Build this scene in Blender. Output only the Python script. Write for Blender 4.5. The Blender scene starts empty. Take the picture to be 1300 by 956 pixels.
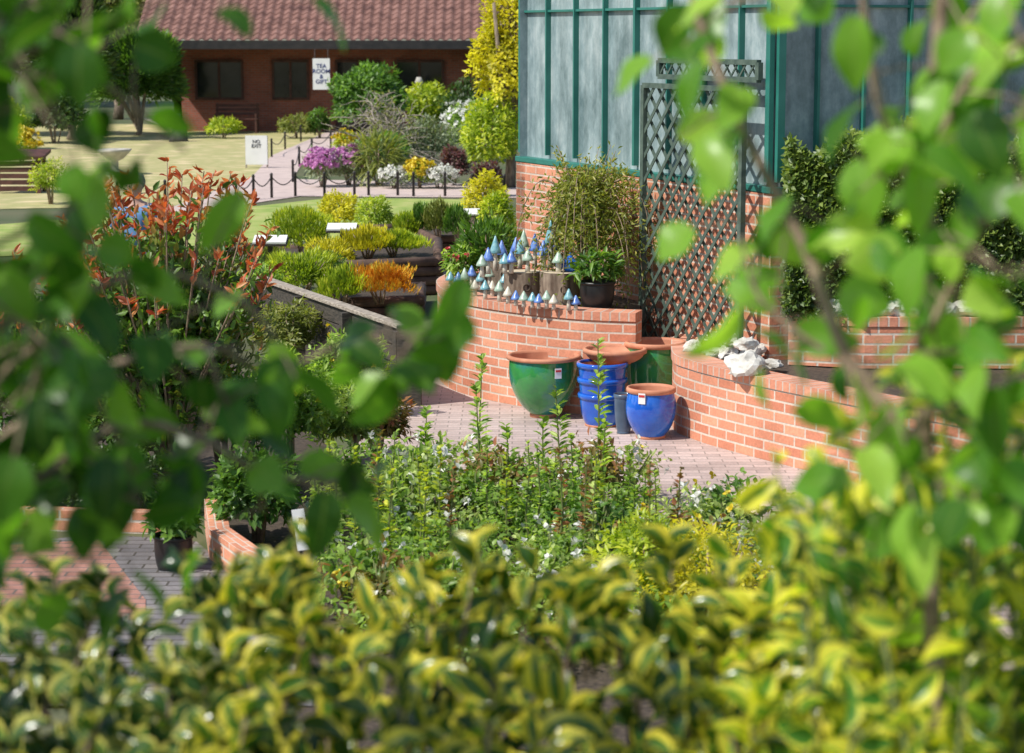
import bpy, math, random
import numpy as np
from mathutils import Vector, Matrix, noise
R=math.radians; PI=math.pi
random.seed(5); rng=np.random.default_rng(7)
S=bpy.context.scene; COL=S.collection
F=2800.0; H=3.0; PIT=math.atan((478-45)/F); CP,SP=math.cos(PIT),math.sin(PIT)
def ray(px,py):
    u=(px-650)/F; v=(478-py)/F
    return Vector((u, CP+v*SP, -SP+v*CP))
def gp(px,py,z=0.0):
    d=ray(px,py); t=(z-H)/d.z; return Vector((d.x*t,d.y*t,z))
def at(px,py,Y):
    d=ray(px,py); t=Y/d.y; return Vector((d.x*t,Y,H+d.z*t))
# ---------- materials
def nm(name):
    m=bpy.data.materials.new(name); m.use_nodes=True; nt=m.node_tree; b=nt.nodes['Principled BSDF']; return m,nt,b
def N(nt,t,**k):
    n=nt.nodes.new(t)
    for a,v in k.items():
        if a in n.inputs: n.inputs[a].default_value=v
        else: setattr(n,a,v)
    return n
def ramp(nt,fac,cols,pos=None):
    r=nt.nodes.new('ShaderNodeValToRGB'); e=r.color_ramp.elements
    n=len(cols)
    while len(e)<n: e.new(0.5)
    for i,c in enumerate(cols):
        e[i].position=(pos[i] if pos else i/(n-1)); e[i].color=(*c,1)
    nt.links.new(fac,r.inputs[0]); return r.outputs[0]
def mixc(nt,f,a,b,bt='MIX'):
    m=nt.nodes.new('ShaderNodeMix'); m.data_type='RGBA'; m.blend_type=bt
    for s,v in ((m.inputs[0],f),(m.inputs[6],a),(m.inputs[7],b)):
        if hasattr(v,'links'): nt.links.new(v,s)
        elif isinstance(v,(int,float)): s.default_value=v
        else: s.default_value=(*v,1)
    return m.outputs[2]
def bump(nt,b,h,st=0.4,d=0.01):
    n=N(nt,'ShaderNodeBump'); n.inputs['Strength'].default_value=st; n.inputs['Distance'].default_value=d
    nt.links.new(h,n.inputs['Height']); nt.links.new(n.outputs[0],b.inputs['Normal'])
def noisemat(name,c1,c2,sc=8,rough=.8,bs=.3,det=6,metal=0,coat=0,stretch=None,c3=None):
    m,nt,b=nm(name); tc=N(nt,'ShaderNodeTexCoord'); n=N(nt,'ShaderNodeTexNoise',Scale=sc,Detail=det)
    src=tc.outputs['Object']
    if stretch:
        mp=N(nt,'ShaderNodeMapping'); mp.inputs['Scale'].default_value=stretch; nt.links.new(src,mp.inputs[0]); src=mp.outputs[0]
    nt.links.new(src,n.inputs['Vector'])
    cs=[c1,c2] if not c3 else [c1,c2,c3]
    pos=[.33,.67] if not c3 else [.3,.5,.7]
    nt.links.new(ramp(nt,n.outputs[0],cs,pos),b.inputs['Base Color'])
    b.inputs['Roughness'].default_value=rough; b.inputs['Metallic'].default_value=metal
    b.inputs['Coat Weight'].default_value=coat
    if bs: bump(nt,b,n.outputs[0],bs,.01)
    return m
def brickmat(name,c1,c2,mo,bw=.225,bh=.075,off=.5,ms=.009,rough=.85,freq=2,dirt=.35):
    m,nt,b=nm(name); uv=N(nt,'ShaderNodeUVMap',uv_map='UVMap')
    br=N(nt,'ShaderNodeTexBrick'); br.offset=off; br.offset_frequency=freq
    br.inputs['Scale'].default_value=1; br.inputs['Brick Width'].default_value=bw; br.inputs['Row Height'].default_value=bh
    br.inputs['Mortar Size'].default_value=ms; br.inputs['Mortar Smooth'].default_value=.3; br.inputs['Bias'].default_value=0
    br.inputs['Color1'].default_value=(*c1,1); br.inputs['Color2'].default_value=(*c2,1); br.inputs['Mortar'].default_value=(*mo,1)
    nt.links.new(uv.outputs[0],br.inputs['Vector'])
    tc=N(nt,'ShaderNodeTexCoord')
    n1=N(nt,'ShaderNodeTexNoise',Scale=1.7,Detail=5); n2=N(nt,'ShaderNodeTexNoise',Scale=45,Detail=4)
    nt.links.new(tc.outputs['Object'],n1.inputs[0]); nt.links.new(tc.outputs['Object'],n2.inputs[0])
    c=mixc(nt,dirt,br.outputs['Color'],ramp(nt,n1.outputs[0],[(.45,.4,.36),(1,1,1)],[.35,.6]),'MULTIPLY')
    c=mixc(nt,.35,c,ramp(nt,n2.outputs[0],[(.6,.6,.6),(1.2,1.2,1.2)],[.3,.7]),'MULTIPLY')
    nt.links.new(c,b.inputs['Base Color']); b.inputs['Roughness'].default_value=rough
    mm=N(nt,'ShaderNodeMath',operation='SUBTRACT'); nt.links.new(n2.outputs[0],mm.inputs[0]); nt.links.new(br.outputs['Fac'],mm.inputs[1])
    bump(nt,b,mm.outputs[0],.5,.006)
    return m
def leafmat(name,cols,trans=.35,edge=None,thr=1.2,rough=.42,tcol=None,spec=.5):
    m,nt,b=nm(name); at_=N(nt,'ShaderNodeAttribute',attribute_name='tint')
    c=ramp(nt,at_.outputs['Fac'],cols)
    uv=N(nt,'ShaderNodeUVMap',uv_map='UVMap'); sx=N(nt,'ShaderNodeSeparateXYZ'); nt.links.new(uv.outputs[0],sx.inputs[0])
    ab=N(nt,'ShaderNodeMath',operation='ABSOLUTE'); nt.links.new(sx.outputs[1],ab.inputs[0])
    if edge:
        tc=N(nt,'ShaderNodeTexCoord'); n=N(nt,'ShaderNodeTexNoise',Scale=30,Detail=2); nt.links.new(tc.outputs['Object'],n.inputs[0])
        ad=N(nt,'ShaderNodeMath',operation='MULTIPLY_ADD'); nt.links.new(n.outputs[0],ad.inputs[0]); ad.inputs[1].default_value=.7; nt.links.new(ab.outputs[0],ad.inputs[2])
        a2=N(nt,'ShaderNodeMath',operation='MULTIPLY_ADD'); nt.links.new(at_.outputs['Fac'],a2.inputs[0]); a2.inputs[1].default_value=.75; nt.links.new(ad.outputs[0],a2.inputs[2])
        ms=N(nt,'ShaderNodeMath',operation='MULTIPLY'); nt.links.new(a2.outputs[0],ms.inputs[0]); ms.inputs[1].default_value=.4
        f=ramp(nt,ms.outputs[0],[(0,0,0),(1,1,1)],[thr*.4,(thr+.12)*.4])
        c=mixc(nt,f,c,edge)
    else:
        f=ramp(nt,ab.outputs[0],[(1,1,1),(0,0,0)],[.02,.1])
        g=N(nt,'ShaderNodeMath',operation='MULTIPLY'); nt.links.new(f,g.inputs[0]); g.inputs[1].default_value=.35
        c=mixc(nt,g.outputs[0],c,(.3,.4,.1))
    nt.links.new(c,b.inputs['Base Color']); b.inputs['Roughness'].default_value=rough
    b.inputs['Specular IOR Level'].default_value=spec
    tr=N(nt,'ShaderNodeBsdfTranslucent'); tm=mixc(nt,1.0,c,tcol or (1.9,2.0,.7),'MULTIPLY'); nt.links.new(tm,tr.inputs[0])
    mx=N(nt,'ShaderNodeMixShader'); mx.inputs[0].default_value=trans
    nt.links.new(b.outputs[0],mx.inputs[1]); nt.links.new(tr.outputs[0],mx.inputs[2])
    nt.links.new(mx.outputs[0],nt.nodes['Material Output'].inputs[0])
    return m
M={}
M['brick']=brickmat('brick',(.78,.35,.215),(.58,.215,.125),(.66,.56,.47))
M['brick_dark']=brickmat('brick_dark',(.42,.12,.075),(.30,.085,.055),(.24,.19,.16))
M['coping']=brickmat('coping',(.80,.37,.235),(.60,.24,.15),(.60,.50,.42),bw=.075,bh=.5,off=0,ms=.008)
M['paver']=brickmat('paver',(.62,.49,.45),(.47,.37,.34),(.34,.28,.25),bw=.2,bh=.1,ms=.006)
M['slab']=brickmat('slab',(.24,.22,.22),(.16,.15,.155),(.08,.07,.06),bw=.2,bh=.1,off=.5,ms=.008)  # grey pavers, toned down further to stand in for shade
M['redpaver']=brickmat('redpaver',(.46,.23,.18),(.34,.16,.12),(.18,.14,.12),bw=.2,bh=.1,ms=.008)
M['soil']=noisemat('soil',(.035,.025,.018),(.09,.065,.045),30,.95,.8)
M['farpath']=noisemat('farpath',(.48,.38,.35),(.60,.48,.44),3,.9,.1)
M['lawn']=noisemat('lawn',(.56,.45,.24),(.36,.35,.14),1.2,.95,.4,c3=(.66,.53,.31))
M['lawn_green']=noisemat('lawn_green',(.20,.30,.05),(.31,.38,.09),2.5,.95,.4,c3=(.43,.41,.16))
M['ground']=noisemat('ground',(.06,.09,.03),(.12,.12,.06),.6,.95,.4)
M['green_paint']=noisemat('green_paint',(.02,.15,.12),(.035,.20,.16),5,.4,.05)
def glassmat():
    m,nt,b=nm('glass'); tc=N(nt,'ShaderNodeTexCoord'); mp=N(nt,'ShaderNodeMapping'); mp.inputs['Scale'].default_value=(1.3,1.3,.8)
    nt.links.new(tc.outputs['Object'],mp.inputs[0]); n=N(nt,'ShaderNodeTexNoise',Scale=2.4,Detail=10,Roughness=.7); nt.links.new(mp.outputs[0],n.inputs[0])
    c=ramp(nt,n.outputs[0],[(.12,.18,.19),(.26,.34,.355),(.50,.57,.58)],[.32,.5,.72])
    m2=N(nt,'ShaderNodeMapping'); m2.inputs['Scale'].default_value=(10,10,1.2); nt.links.new(tc.outputs['Object'],m2.inputs[0])
    n3=N(nt,'ShaderNodeTexNoise',Scale=1.0,Detail=3); nt.links.new(m2.outputs[0],n3.inputs[0])
    c=mixc(nt,.35,c,ramp(nt,n3.outputs[0],[(.5,.55,.55),(1.25,1.25,1.25)],[.35,.65]),'MULTIPLY')
    nt.links.new(c,b.inputs['Base Color'])
    n2=N(nt,'ShaderNodeTexNoise',Scale=60,Detail=2); nt.links.new(tc.outputs['Object'],n2.inputs[0])
    nt.links.new(ramp(nt,n2.outputs[0],[(.05,.05,.05),(.3,.3,.3)]),b.inputs['Roughness']); bump(nt,b,n.outputs[0],.1,.02)
    return m
M['glass']=glassmat()
M['dark_glass']=noisemat('dark_glass',(.01,.012,.014),(.03,.03,.035),2,.1,0)
M['trellis']=noisemat('trellis',(.045,.075,.06),(.095,.135,.105),14,.75,.3)
M['roof']=noisemat('roof',(.125,.06,.05),(.20,.10,.08),2.5,.85,.2,c3=(.28,.15,.125))
M['fascia']=noisemat('fascia',(.012,.011,.012),(.03,.025,.025),5,.5,.05)
M['white']=noisemat('white',(.74,.74,.73),(.82,.82,.81),4,.5,0)
M['ink']=noisemat('ink',(.01,.01,.02),(.02,.02,.03),4,.5,0)
M['blueink']=noisemat('blueink',(.015,.03,.16),(.02,.04,.2),4,.5,0)
M['redink']=noisemat('redink',(.5,.03,.03),(.6,.05,.04),4,.5,0)
M['wood_grey']=noisemat('wood_grey',(.20,.165,.13),(.46,.40,.33),9,.85,.6,stretch=(2,2,9))
M['wood_dark']=noisemat('wood_dark',(.028,.025,.02),(.085,.07,.055),9,.8,.5,stretch=(2,2,7))
M['log']=noisemat('log',(.06,.035,.025),(.15,.09,.065),7,.85,.5)
M['brownwood']=noisemat('brownwood',(.05,.018,.012),(.11,.04,.028),7,.7,.3)
M['bark']=noisemat('bark',(.12,.085,.06),(.30,.24,.18),22,.95,1.0,stretch=(1,1,.3))
M['cutwood']=noisemat('cutwood',(.50,.40,.28),(.64,.54,.40),16,.9,.3)
M['twig']=noisemat('twig',(.18,.12,.08),(.36,.27,.19),25,.85,.4)
M['paletwig']=noisemat('paletwig',(.26,.22,.18),(.42,.37,.31),9,.9,.4)
M['stemgreen']=noisemat('stemgreen',(.08,.12,.03),(.16,.18,.05),25,.7,.2)
M['terracotta']=noisemat('terracotta',(.46,.18,.10),(.60,.27,.16),9,.75,.15)
M['blue_glaze']=noisemat('blue_glaze',(.008,.07,.44),(.02,.17,.70),5,.1,.04,coat=.7)
M['green_glaze']=noisemat('green_glaze',(.02,.15,.05),(.04,.26,.06),4,.1,.04,coat=.7,c3=(.03,.20,.22))
M['slate_glaze']=noisemat('slate_glaze',(.04,.07,.11),(.09,.14,.21),6,.3,.05,coat=.3)
M['teal_glaze']=noisemat('teal_glaze',(.08,.28,.36),(.28,.48,.50),30,.3,.05,coat=.3)
M['cobalt']=noisemat('cobalt',(.04,.10,.42),(.20,.34,.68),30,.3,.05,coat=.3)
M['sage_glaze']=noisemat('sage_glaze',(.26,.40,.32),(.46,.56,.44),30,.3,.05,coat=.3)
M['cream_glaze']=noisemat('cream_glaze',(.55,.50,.40),(.74,.70,.60),14,.4,.05,coat=.2)
M['black_plastic']=noisemat('black_plastic',(.008,.008,.009),(.02,.02,.02),5,.4,.02)
M['rock']=noisemat('rock',(.36,.34,.30),(.60,.58,.53),9,.9,.8,c3=(.75,.73,.68))
M['stone']=noisemat('stone',(.36,.34,.30),(.52,.50,.45),7,.9,.4)
M['darkstone']=noisemat('darkstone',(.03,.03,.03),(.08,.08,.075),7,.8,.4)
M['skin']=noisemat('skin',(.55,.33,.25),(.6,.38,.3),7,.6,.02)
M['hair']=noisemat('hair',(.16,.14,.13),(.34,.32,.29),60,.7,.5)
M['shirt']=noisemat('shirt',(.10,.22,.42),(.15,.3,.52),12,.85,.2)
M['trousers']=noisemat('trousers',(.05,.05,.07),(.08,.08,.1),12,.85,.2)
# leaves
M['l_fgdark']=leafmat('l_fgdark',[(.028,.085,.010),(.06,.17,.016),(.12,.28,.03),(.30,.50,.06)],.5,rough=.33)
M['l_fgbright']=leafmat('l_fgbright',[(.05,.14,.013),(.13,.31,.03),(.24,.45,.05),(.44,.62,.10)],.52,rough=.33)
M['l_varieg']=leafmat('l_varieg',[(.035,.12,.014),(.09,.24,.025),(.24,.40,.05)],.42,edge=(.78,.72,.09),thr=1.27,rough=.28)
M['l_varieg2']=leafmat('l_varieg2',[(.010,.030,.007),(.028,.08,.012),(.08,.18,.02)],.25,edge=(.74,.64,.08),thr=1.5,rough=.2,spec=.7)
M['l_silver']=leafmat('l_silver',[(.010,.028,.009),(.024,.065,.015),(.07,.15,.025)],.2,edge=(.56,.52,.12),thr=1.58,rough=.2,spec=.7)
M['l_yellow']=leafmat('l_yellow',[(.26,.26,.02),(.60,.52,.03),(.72,.68,.06)],.4)
M['l_yelgreen']=leafmat('l_yelgreen',[(.16,.25,.02),(.36,.44,.035),(.62,.62,.06)],.4)
M['l_green']=leafmat('l_green',[(.04,.10,.018),(.09,.20,.03),(.20,.35,.05)],.38)
M['l_rose']=leafmat('l_rose',[(.09,.17,.03),(.23,.37,.06),(.48,.60,.15)],.42)
M['l_roselight']=leafmat('l_roselight',[(.18,.24,.06),(.36,.46,.13),(.58,.66,.26)],.42)
M['l_bronze']=leafmat('l_bronze',[(.12,.14,.03),(.26,.20,.06),(.46,.18,.10)],.4,tcol=(1.5,1.2,.6))
M['l_dark']=leafmat('l_dark',[(.018,.045,.01),(.04,.09,.018),(.09,.16,.025)],.28)
M['l_hedge']=leafmat('l_hedge',[(.03,.065,.014),(.075,.135,.025),(.20,.27,.045)],.3)
M['l_olive']=leafmat('l_olive',[(.12,.15,.03),(.22,.25,.06),(.34,.33,.11)],.35)
M['l_weep']=leafmat('l_weep',[(.10,.14,.02),(.21,.25,.04),(.40,.37,.08)],.35)
M['l_grey']=leafmat('l_grey',[(.14,.18,.11),(.24,.29,.18),(.36,.40,.28)],.3)
M['l_red']=leafmat('l_red',[(.34,.06,.03),(.60,.16,.05),(.70,.36,.14)],.4,tcol=(1.6,.9,.5))
M['l_redgreen']=leafmat('l_redgreen',[(.05,.12,.02),(.12,.22,.035),(.28,.32,.06),(.54,.19,.07)],.35,tcol=(1.5,1.3,.6))
M['l_orange']=leafmat('l_orange',[(.60,.24,.02),(.74,.42,.03),(.60,.56,.07)],.35,tcol=(1.5,1.1,.5))
M['l_purple']=leafmat('l_purple',[(.06,.025,.04),(.12,.04,.06),(.2,.07,.08)],.3)
M['f_pink']=leafmat('f_pink',[(.5,.16,.42),(.62,.26,.56),(.7,.4,.62)],.3,tcol=(1.2,1,1.2))
M['f_white']=leafmat('f_white',[(.70,.70,.63),(.80,.80,.74),(.82,.82,.8)],.25,tcol=(1,1,1))
M['f_yellow']=leafmat('f_yellow',[(.7,.5,.02),(.75,.6,.03),(.75,.65,.1)],.25,tcol=(1.1,1,.6))
M['f_red']=leafmat('f_red',[(.5,.03,.04),(.6,.06,.08),(.6,.12,.12)],.25,tcol=(1.1,.8,.8))
# ---------- mesh builder
class MB:
    def __init__(s): s.v=[]; s.f=[]; s.uv={}
    def add(s,vs,fs,uvs=None):
        o=len(s.v); s.v+= [tuple(v) for v in vs]
        for i,f in enumerate(fs):
            if uvs: s.uv[len(s.f)]=uvs[i]
            s.f.append(tuple(o+j for j in f))
    def box(s,c,d,rz=0,mat=None):
        x,y,z=d[0]/2,d[1]/2,d[2]/2
        vs=[Vector((a*x,b*y,e*z)) for a in(-1,1) for b in(-1,1) for e in(-1,1)]
        m=mat or Matrix.Rotation(rz,3,'Z')
        vs=[m@v+Vector(c) for v in vs]
        s.add(vs,[(0,1,3,2),(4,6,7,5),(0,4,5,1),(2,3,7,6),(0,2,6,4),(1,5,7,3)])
    def bar(s,a,b,w,t,up=(0,0,1)):
        a,b=Vector(a),Vector(b); d=b-a; L=d.length; d.normalize(); u=Vector(up); x=d.cross(u)
        if x.length<1e-4: x=d.cross(Vector((1,0,0)))
        x.normalize(); y=x.cross(d)
        m=Matrix((x,d,y)).transposed(); s.box((a+b)/2,(w,L,t),mat=m)
    def tube(s,pts,rad,n=7,cap=True):
        pts=[Vector(p) for p in pts]; k=len(pts)
        rs=rad if hasattr(rad,'__len__') else [rad]*k
        vs=[]; prev=None
        for i,p in enumerate(pts):
            t=(pts[min(i+1,k-1)]-pts[max(i-1,0)]).normalized()
            if prev is None:
                x=t.cross(Vector((0,0,1)));
                if x.length<.05: x=t.cross(Vector((1,0,0)))
            else: x=prev-t*prev.dot(t)
            x.normalize(); prev=x; y=t.cross(x)
            for j in range(n):
                a=2*PI*j/n; vs.append(p+(x*math.cos(a)+y*math.sin(a))*rs[i])
        fs=[(i*n+j,i*n+(j+1)%n,(i+1)*n+(j+1)%n,(i+1)*n+j) for i in range(k-1) for j in range(n)]
        if cap: fs+=[tuple(range(n-1,-1,-1)),tuple(range((k-1)*n,k*n))]
        s.add(vs,fs)
    def lathe(s,prof,c=(0,0,0),n=32,wob=0):
        vs=[];k=len(prof)
        for r,z in prof:
            for j in range(n):
                a=2*PI*j/n; q=r*(1+wob*math.sin(3*a+z*9)); vs.append((c[0]+q*math.cos(a),c[1]+q*math.sin(a),c[2]+z))
        fs=[(i*n+j,i*n+(j+1)%n,(i+1)*n+(j+1)%n,(i+1)*n+j) for i in range(k-1) for j in range(n)]
        s.add(vs,fs)
    def poly(s,pts): s.add(pts,[tuple(range(len(pts)))])
    def build(s,name,mat,parent=None,world=False,smooth=False,bevel=0):
        off=Vector(parent.location) if (parent and world) else Vector((0,0,0))
        me=bpy.data.meshes.new(name)
        me.from_pydata([tuple(Vector(v)-off) for v in s.v],[],s.f)
        uvl=me.uv_layers.new(name='UVMap')
        for p in me.polygons:
            if p.index in s.uv:
                for li,uv in zip(p.loop_indices,s.uv[p.index]): uvl.data[li].uv=uv
            else:
                n=p.normal
                t=Vector((-n.y,n.x,0))
                for li in p.loop_indices:
                    q=Vector(s.v[me.loops[li].vertex_index])
                    if abs(n.z)>.7: uvl.data[li].uv=(q.x,q.y)
                    else: uvl.data[li].uv=(q.dot(t.normalized()),q.z)
            p.use_smooth=smooth
        me.materials.append(M[mat]); o=bpy.data.objects.new(name,me); COL.objects.link(o); o.parent=parent
        if bevel:
            b=o.modifiers.new('b','BEVEL'); b.width=bevel; b.segments=2; b.limit_method='ANGLE'
        return o
def tag(o,label,cat,group=None):
    o['label']=label; o['category']=cat
    if group: o['group']=group
    return o
def thing(name,label,cat,loc=(0,0,0),group=None,rz=0):
    o=bpy.data.objects.new(name,None); COL.objects.link(o); o.location=loc; o.rotation_euler=(0,0,rz); o.empty_display_size=.1
    return tag(o,label,cat,group)
def dup(r,loc,rz=0,sc=1,label=None):
    c=r.copy(); COL.objects.link(c); c.location=loc; c.rotation_euler=(0,0,rz); c.scale=(sc,sc,sc) if not hasattr(sc,'__len__') else sc
    if label: c['label']=label
    for ch in [o for o in bpy.data.objects if o.parent==r]:
        d=ch.copy(); COL.objects.link(d); d.parent=c
    return c
def struct(name,mb,mat): o=mb.build(name,mat); o['kind']='structure'; return o
def text(txt,size,mat,parent,loc,rot,name='lettering',align='CENTER'):
    cu=bpy.data.curves.new('t','FONT'); cu.body=txt; cu.size=size; cu.align_x=align; cu.align_y='CENTER'; cu.extrude=.002; cu.space_line=.9; cu.offset=size*.012
    t=bpy.data.objects.new('t',cu); COL.objects.link(t)
    bpy.context.view_layer.update()
    me=bpy.data.meshes.new_from_object(t.evaluated_get(bpy.context.evaluated_depsgraph_get())); bpy.data.objects.remove(t)
    me.materials.clear(); me.materials.append(M[mat]); o=bpy.data.objects.new(name,me); COL.objects.link(o); o.parent=parent; o.location=loc; o.rotation_euler=rot
    return o
# ---------- leaves
def nrm(a): return a/np.maximum(np.linalg.norm(a,axis=1,keepdims=True),1e-6)
def grid_leaf(ns,width,curl=.18,fold=.12):
    vs=[];fs=[]
    for i in range(ns):
        t=i/(ns-1); w=width(t)
        for c in (-1,-.5,0,.5,1):
            vs.append((t - (.05*abs(c) if t<.2 else 0), c*w, fold*(abs(c)*w*2)-curl*t*t+.05*(1-c*c)*math.sin(PI*t)+.03*math.sin(9*t)*c))
    for i in range(ns-1):
        for j in range(4): fs.append((i*5+j,i*5+j+1,(i+1)*5+j+1,(i+1)*5+j))
    uv=[(v[0],[-1,-.5,0,.5,1][i%5]) for i,v in enumerate(vs)]
    return np.array(vs),fs,np.array(uv)
def wr(t): return .50*max(0,math.sin(PI*min(1,t**.72)))**.8 if 0<t<1 else (.10 if t==0 else .0)
def wo(t): return .5*math.sin(PI*t**.9)**.85 if 0<t<1 else .02
T_round=grid_leaf(9,wr); T_oval=grid_leaf(6,wo,.12,.3)
T6=(np.array([(0,0,0),(.35,-.5,.10),(.35,0,0),(.35,.5,.10),(.7,-.38,.06),(.7,0,-.03),(.7,.38,.06),(1,0,-.12)]),
    [(0,1,2),(0,2,3),(1,4,5,2),(2,5,6,3),(4,7,5),(5,7,6)],np.array([(0,0),(.35,-1),(.35,0),(.35,1),(.7,-1),(.7,0),(.7,1),(1,0)]))
T4=(np.array([(0,0,0),(.45,-.5,.08),(1,0,-.05),(.45,.5,.08)]),[(0,1,2),(0,2,3)],np.array([(0,0),(.5,-1),(1,0),(.5,1)]))
TB=(np.array([(0,-.5,0),(0,.5,0),(.4,-.45,.0),(.4,.45,.0),(.75,-.3,-.12),(.75,.3,-.12),(1,0,-.35)]),[(0,2,3,1),(2,4,5,3),(4,6,5)],
    np.array([(0,-.5),(0,.5),(.4,-.5),(.4,.5),(.75,-.5),(.75,.5),(1,0)]))
def leaves(name,P,A,Nn,L,W,T,mat,parent=None,world=False,tint=None,smooth=True):
    n=len(P); tv,tf,tu=T; k=len(tv)
    A=nrm(A); Y=nrm(np.cross(Nn,A)); Z=np.cross(A,Y)
    L=np.broadcast_to(L,(n,)).reshape(n,1,1); W=np.broadcast_to(W,(n,)).reshape(n,1,1)
    V=P[:,None,:]+A[:,None,:]*tv[None,:,0:1]*L+Y[:,None,:]*tv[None,:,1:2]*W+Z[:,None,:]*tv[None,:,2:3]*L
    V=V.reshape(-1,3)
    if world and parent: V=V-np.array(parent.location)
    ls=np.array([len(f) for f in tf]); li=np.concatenate([np.array(f) for f in tf])
    nl=len(li); loops=(li[None,:]+(np.arange(n)*k)[:,None]).ravel()
    starts=np.concatenate([[0],np.cumsum(ls)[:-1]]); st=(starts[None,:]+(np.arange(n)*nl)[:,None]).ravel()
    tot=np.tile(ls,n)
    me=bpy.data.meshes.new(name); me.vertices.add(n*k); me.vertices.foreach_set('co',V.astype(np.float32).ravel())
    me.loops.add(len(loops)); me.loops.foreach_set('vertex_index',loops.astype(np.int32))
    me.polygons.add(len(st)); me.polygons.foreach_set('loop_start',st.astype(np.int32)); 
    try: me.polygons.foreach_set('loop_total',tot.astype(np.int32))
    except Exception: pass
    me.update(calc_edges=True)
    uvl=me.uv_layers.new(name='UVMap'); uvl.data.foreach_set('uv',tu[li][None].repeat(n,0).astype(np.float32).ravel())
    if tint is None: tint=rng.random(n)
    a=me.attributes.new('tint','FLOAT','POINT'); a.data.foreach_set('value',np.repeat(np.clip(tint,0,1),k).astype(np.float32))
    if smooth: me.polygons.foreach_set('use_smooth',np.ones(len(st),bool))
    me.materials.append(M[mat]); me.validate()
    o=bpy.data.objects.new(name,me); COL.objects.link(o); o.parent=parent
    return o
def dome_pts(n,w,h,lump=.3,K=16,low=-.55,inner=.45,top=0):
    d=nrm(rng.normal(size=(n*2,3))); d=d[d[:,2]>low][:n]
    ks=nrm(rng.normal(size=(K,3))+np.array([0,0,.3]))
    b=np.exp(-(1-d@ks.T)/.09).max(1)
    r=(1-lump)+lump*b*1.1
    r=r*(inner+(1-inner)*rng.random(len(d))**.5)
    p=d*r[:,None]*np.array([w/2,w/2,h/2])+np.array([0,0,h/2])
    if top:
        f=1-top*np.clip(p[:,2]/h,0,1); p[:,0]*=f; p[:,1]*=f
    return p,d,b*r
def shrub(name,label,cat,loc,w,h,mat,n=900,leaf=.06,lw=.55,style='leaf',group=None,lump=.35,stem='twig',top=0,flowers=None,K=16,T=None,trunk=0):
    t=thing(name,label,cat,loc,group)
    p,d,b=dome_pts(n,w,h-trunk,lump,K,top=top); p[:,2]+=trunk
    m=len(p); rn=rng.normal(size=(m,3))
    if style=='leaf': ax=d*.6+rn*.6+np.array([0,0,-.1]); nn=d+rn*.4+np.array([0,0,.5])
    elif style=='up': ax=d*.5+np.array([0,0,1.0])+rn*.25; nn=d+rn*.3
    elif style=='spiky': ax=d*.8+rn*.35+np.array([0,0,.3]); nn=rn
    elif style=='droop': ax=d*.25+np.array([0,0,-1.])+rn*.25; nn=d+rn*.3
    else: ax=d+rn*.3; nn=d+np.array([0,0,1.])
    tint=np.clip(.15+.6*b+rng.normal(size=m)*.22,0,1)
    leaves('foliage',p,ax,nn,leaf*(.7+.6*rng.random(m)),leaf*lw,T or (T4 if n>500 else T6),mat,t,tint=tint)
    mb=MB()
    for k in range(5 if not trunk else 7):
        a=rng.random()*2*PI; q=w*.28*rng.random()+.02
        if trunk: mb.tube([(0,0,0),(.02*w,0,trunk*.8),(q*math.cos(a)*.6,q*math.sin(a)*.6,trunk+(h-trunk)*.3),(q*math.cos(a)*1.3,q*math.sin(a)*1.3,trunk+(h-trunk)*.75)],[.05*h*.6,.04*h*.6,.02*h*.6,.008*h],6)
        else: mb.tube([(q*.2*math.cos(a),q*.2*math.sin(a),0),(q*.6*math.cos(a),q*.6*math.sin(a),h*.4),(q*1.2*math.cos(a),q*1.2*math.sin(a),h*.8)],[.012+.008*h,.008+.005*h,.004],5)
    mb.build('trunk' if trunk else 'stem',stem,t,smooth=True)
    if flowers:
        fm,fn,fs=flowers
        p,d,b=dome_pts(fn,w*1.04,(h-trunk)*1.04,lump,K,low=0,inner=.9); p[:,2]+=trunk
        P=np.repeat(p,6,0); rn=rng.normal(size=P.shape); D=np.repeat(d,6,0)
        leaves('blossom',P,rn+D*.6,D+rn*.3,fs*(.7+.5*rng.random(len(P))),fs*.8,T6,fm,t)
    return t
def shrub_px(name,label,cat,x0,x1,yt,yb,mat,z=0,**k):
    g=gp((x0+x1)/2,yb,z); s=F/g.y
    return shrub(name,label,cat,g,(x1-x0)/s*1.22,(yb-yt)/s*1.15,mat,**k)
def catmull(pts,sub=6):
    P=[Vector(p) for p in pts]; P=[P[0]*2-P[1]]+P+[P[-1]*2-P[-2]]; o=[]
    for i in range(1,len(P)-2):
        for k in range(sub):
            t=k/sub; a,b,c,d=P[i-1:i+3]
            o.append(.5*((2*b)+(c-a)*t+(2*a-5*b+4*c-d)*t*t+(3*b-a-3*c+d)*t**3))
    o.append(P[-2]); return o
def offset(pts,d,closed=False):
    o=[];n=len(pts)
    for i,p in enumerate(pts):
        a=pts[i-1] if (i>0 or closed) else p; b=pts[(i+1)%n] if (i<n-1 or closed) else p
        t=(b-a); t.z=0; t.normalize(); o.append(p+Vector((-t.y,t.x,0))*d)
    return o
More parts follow.
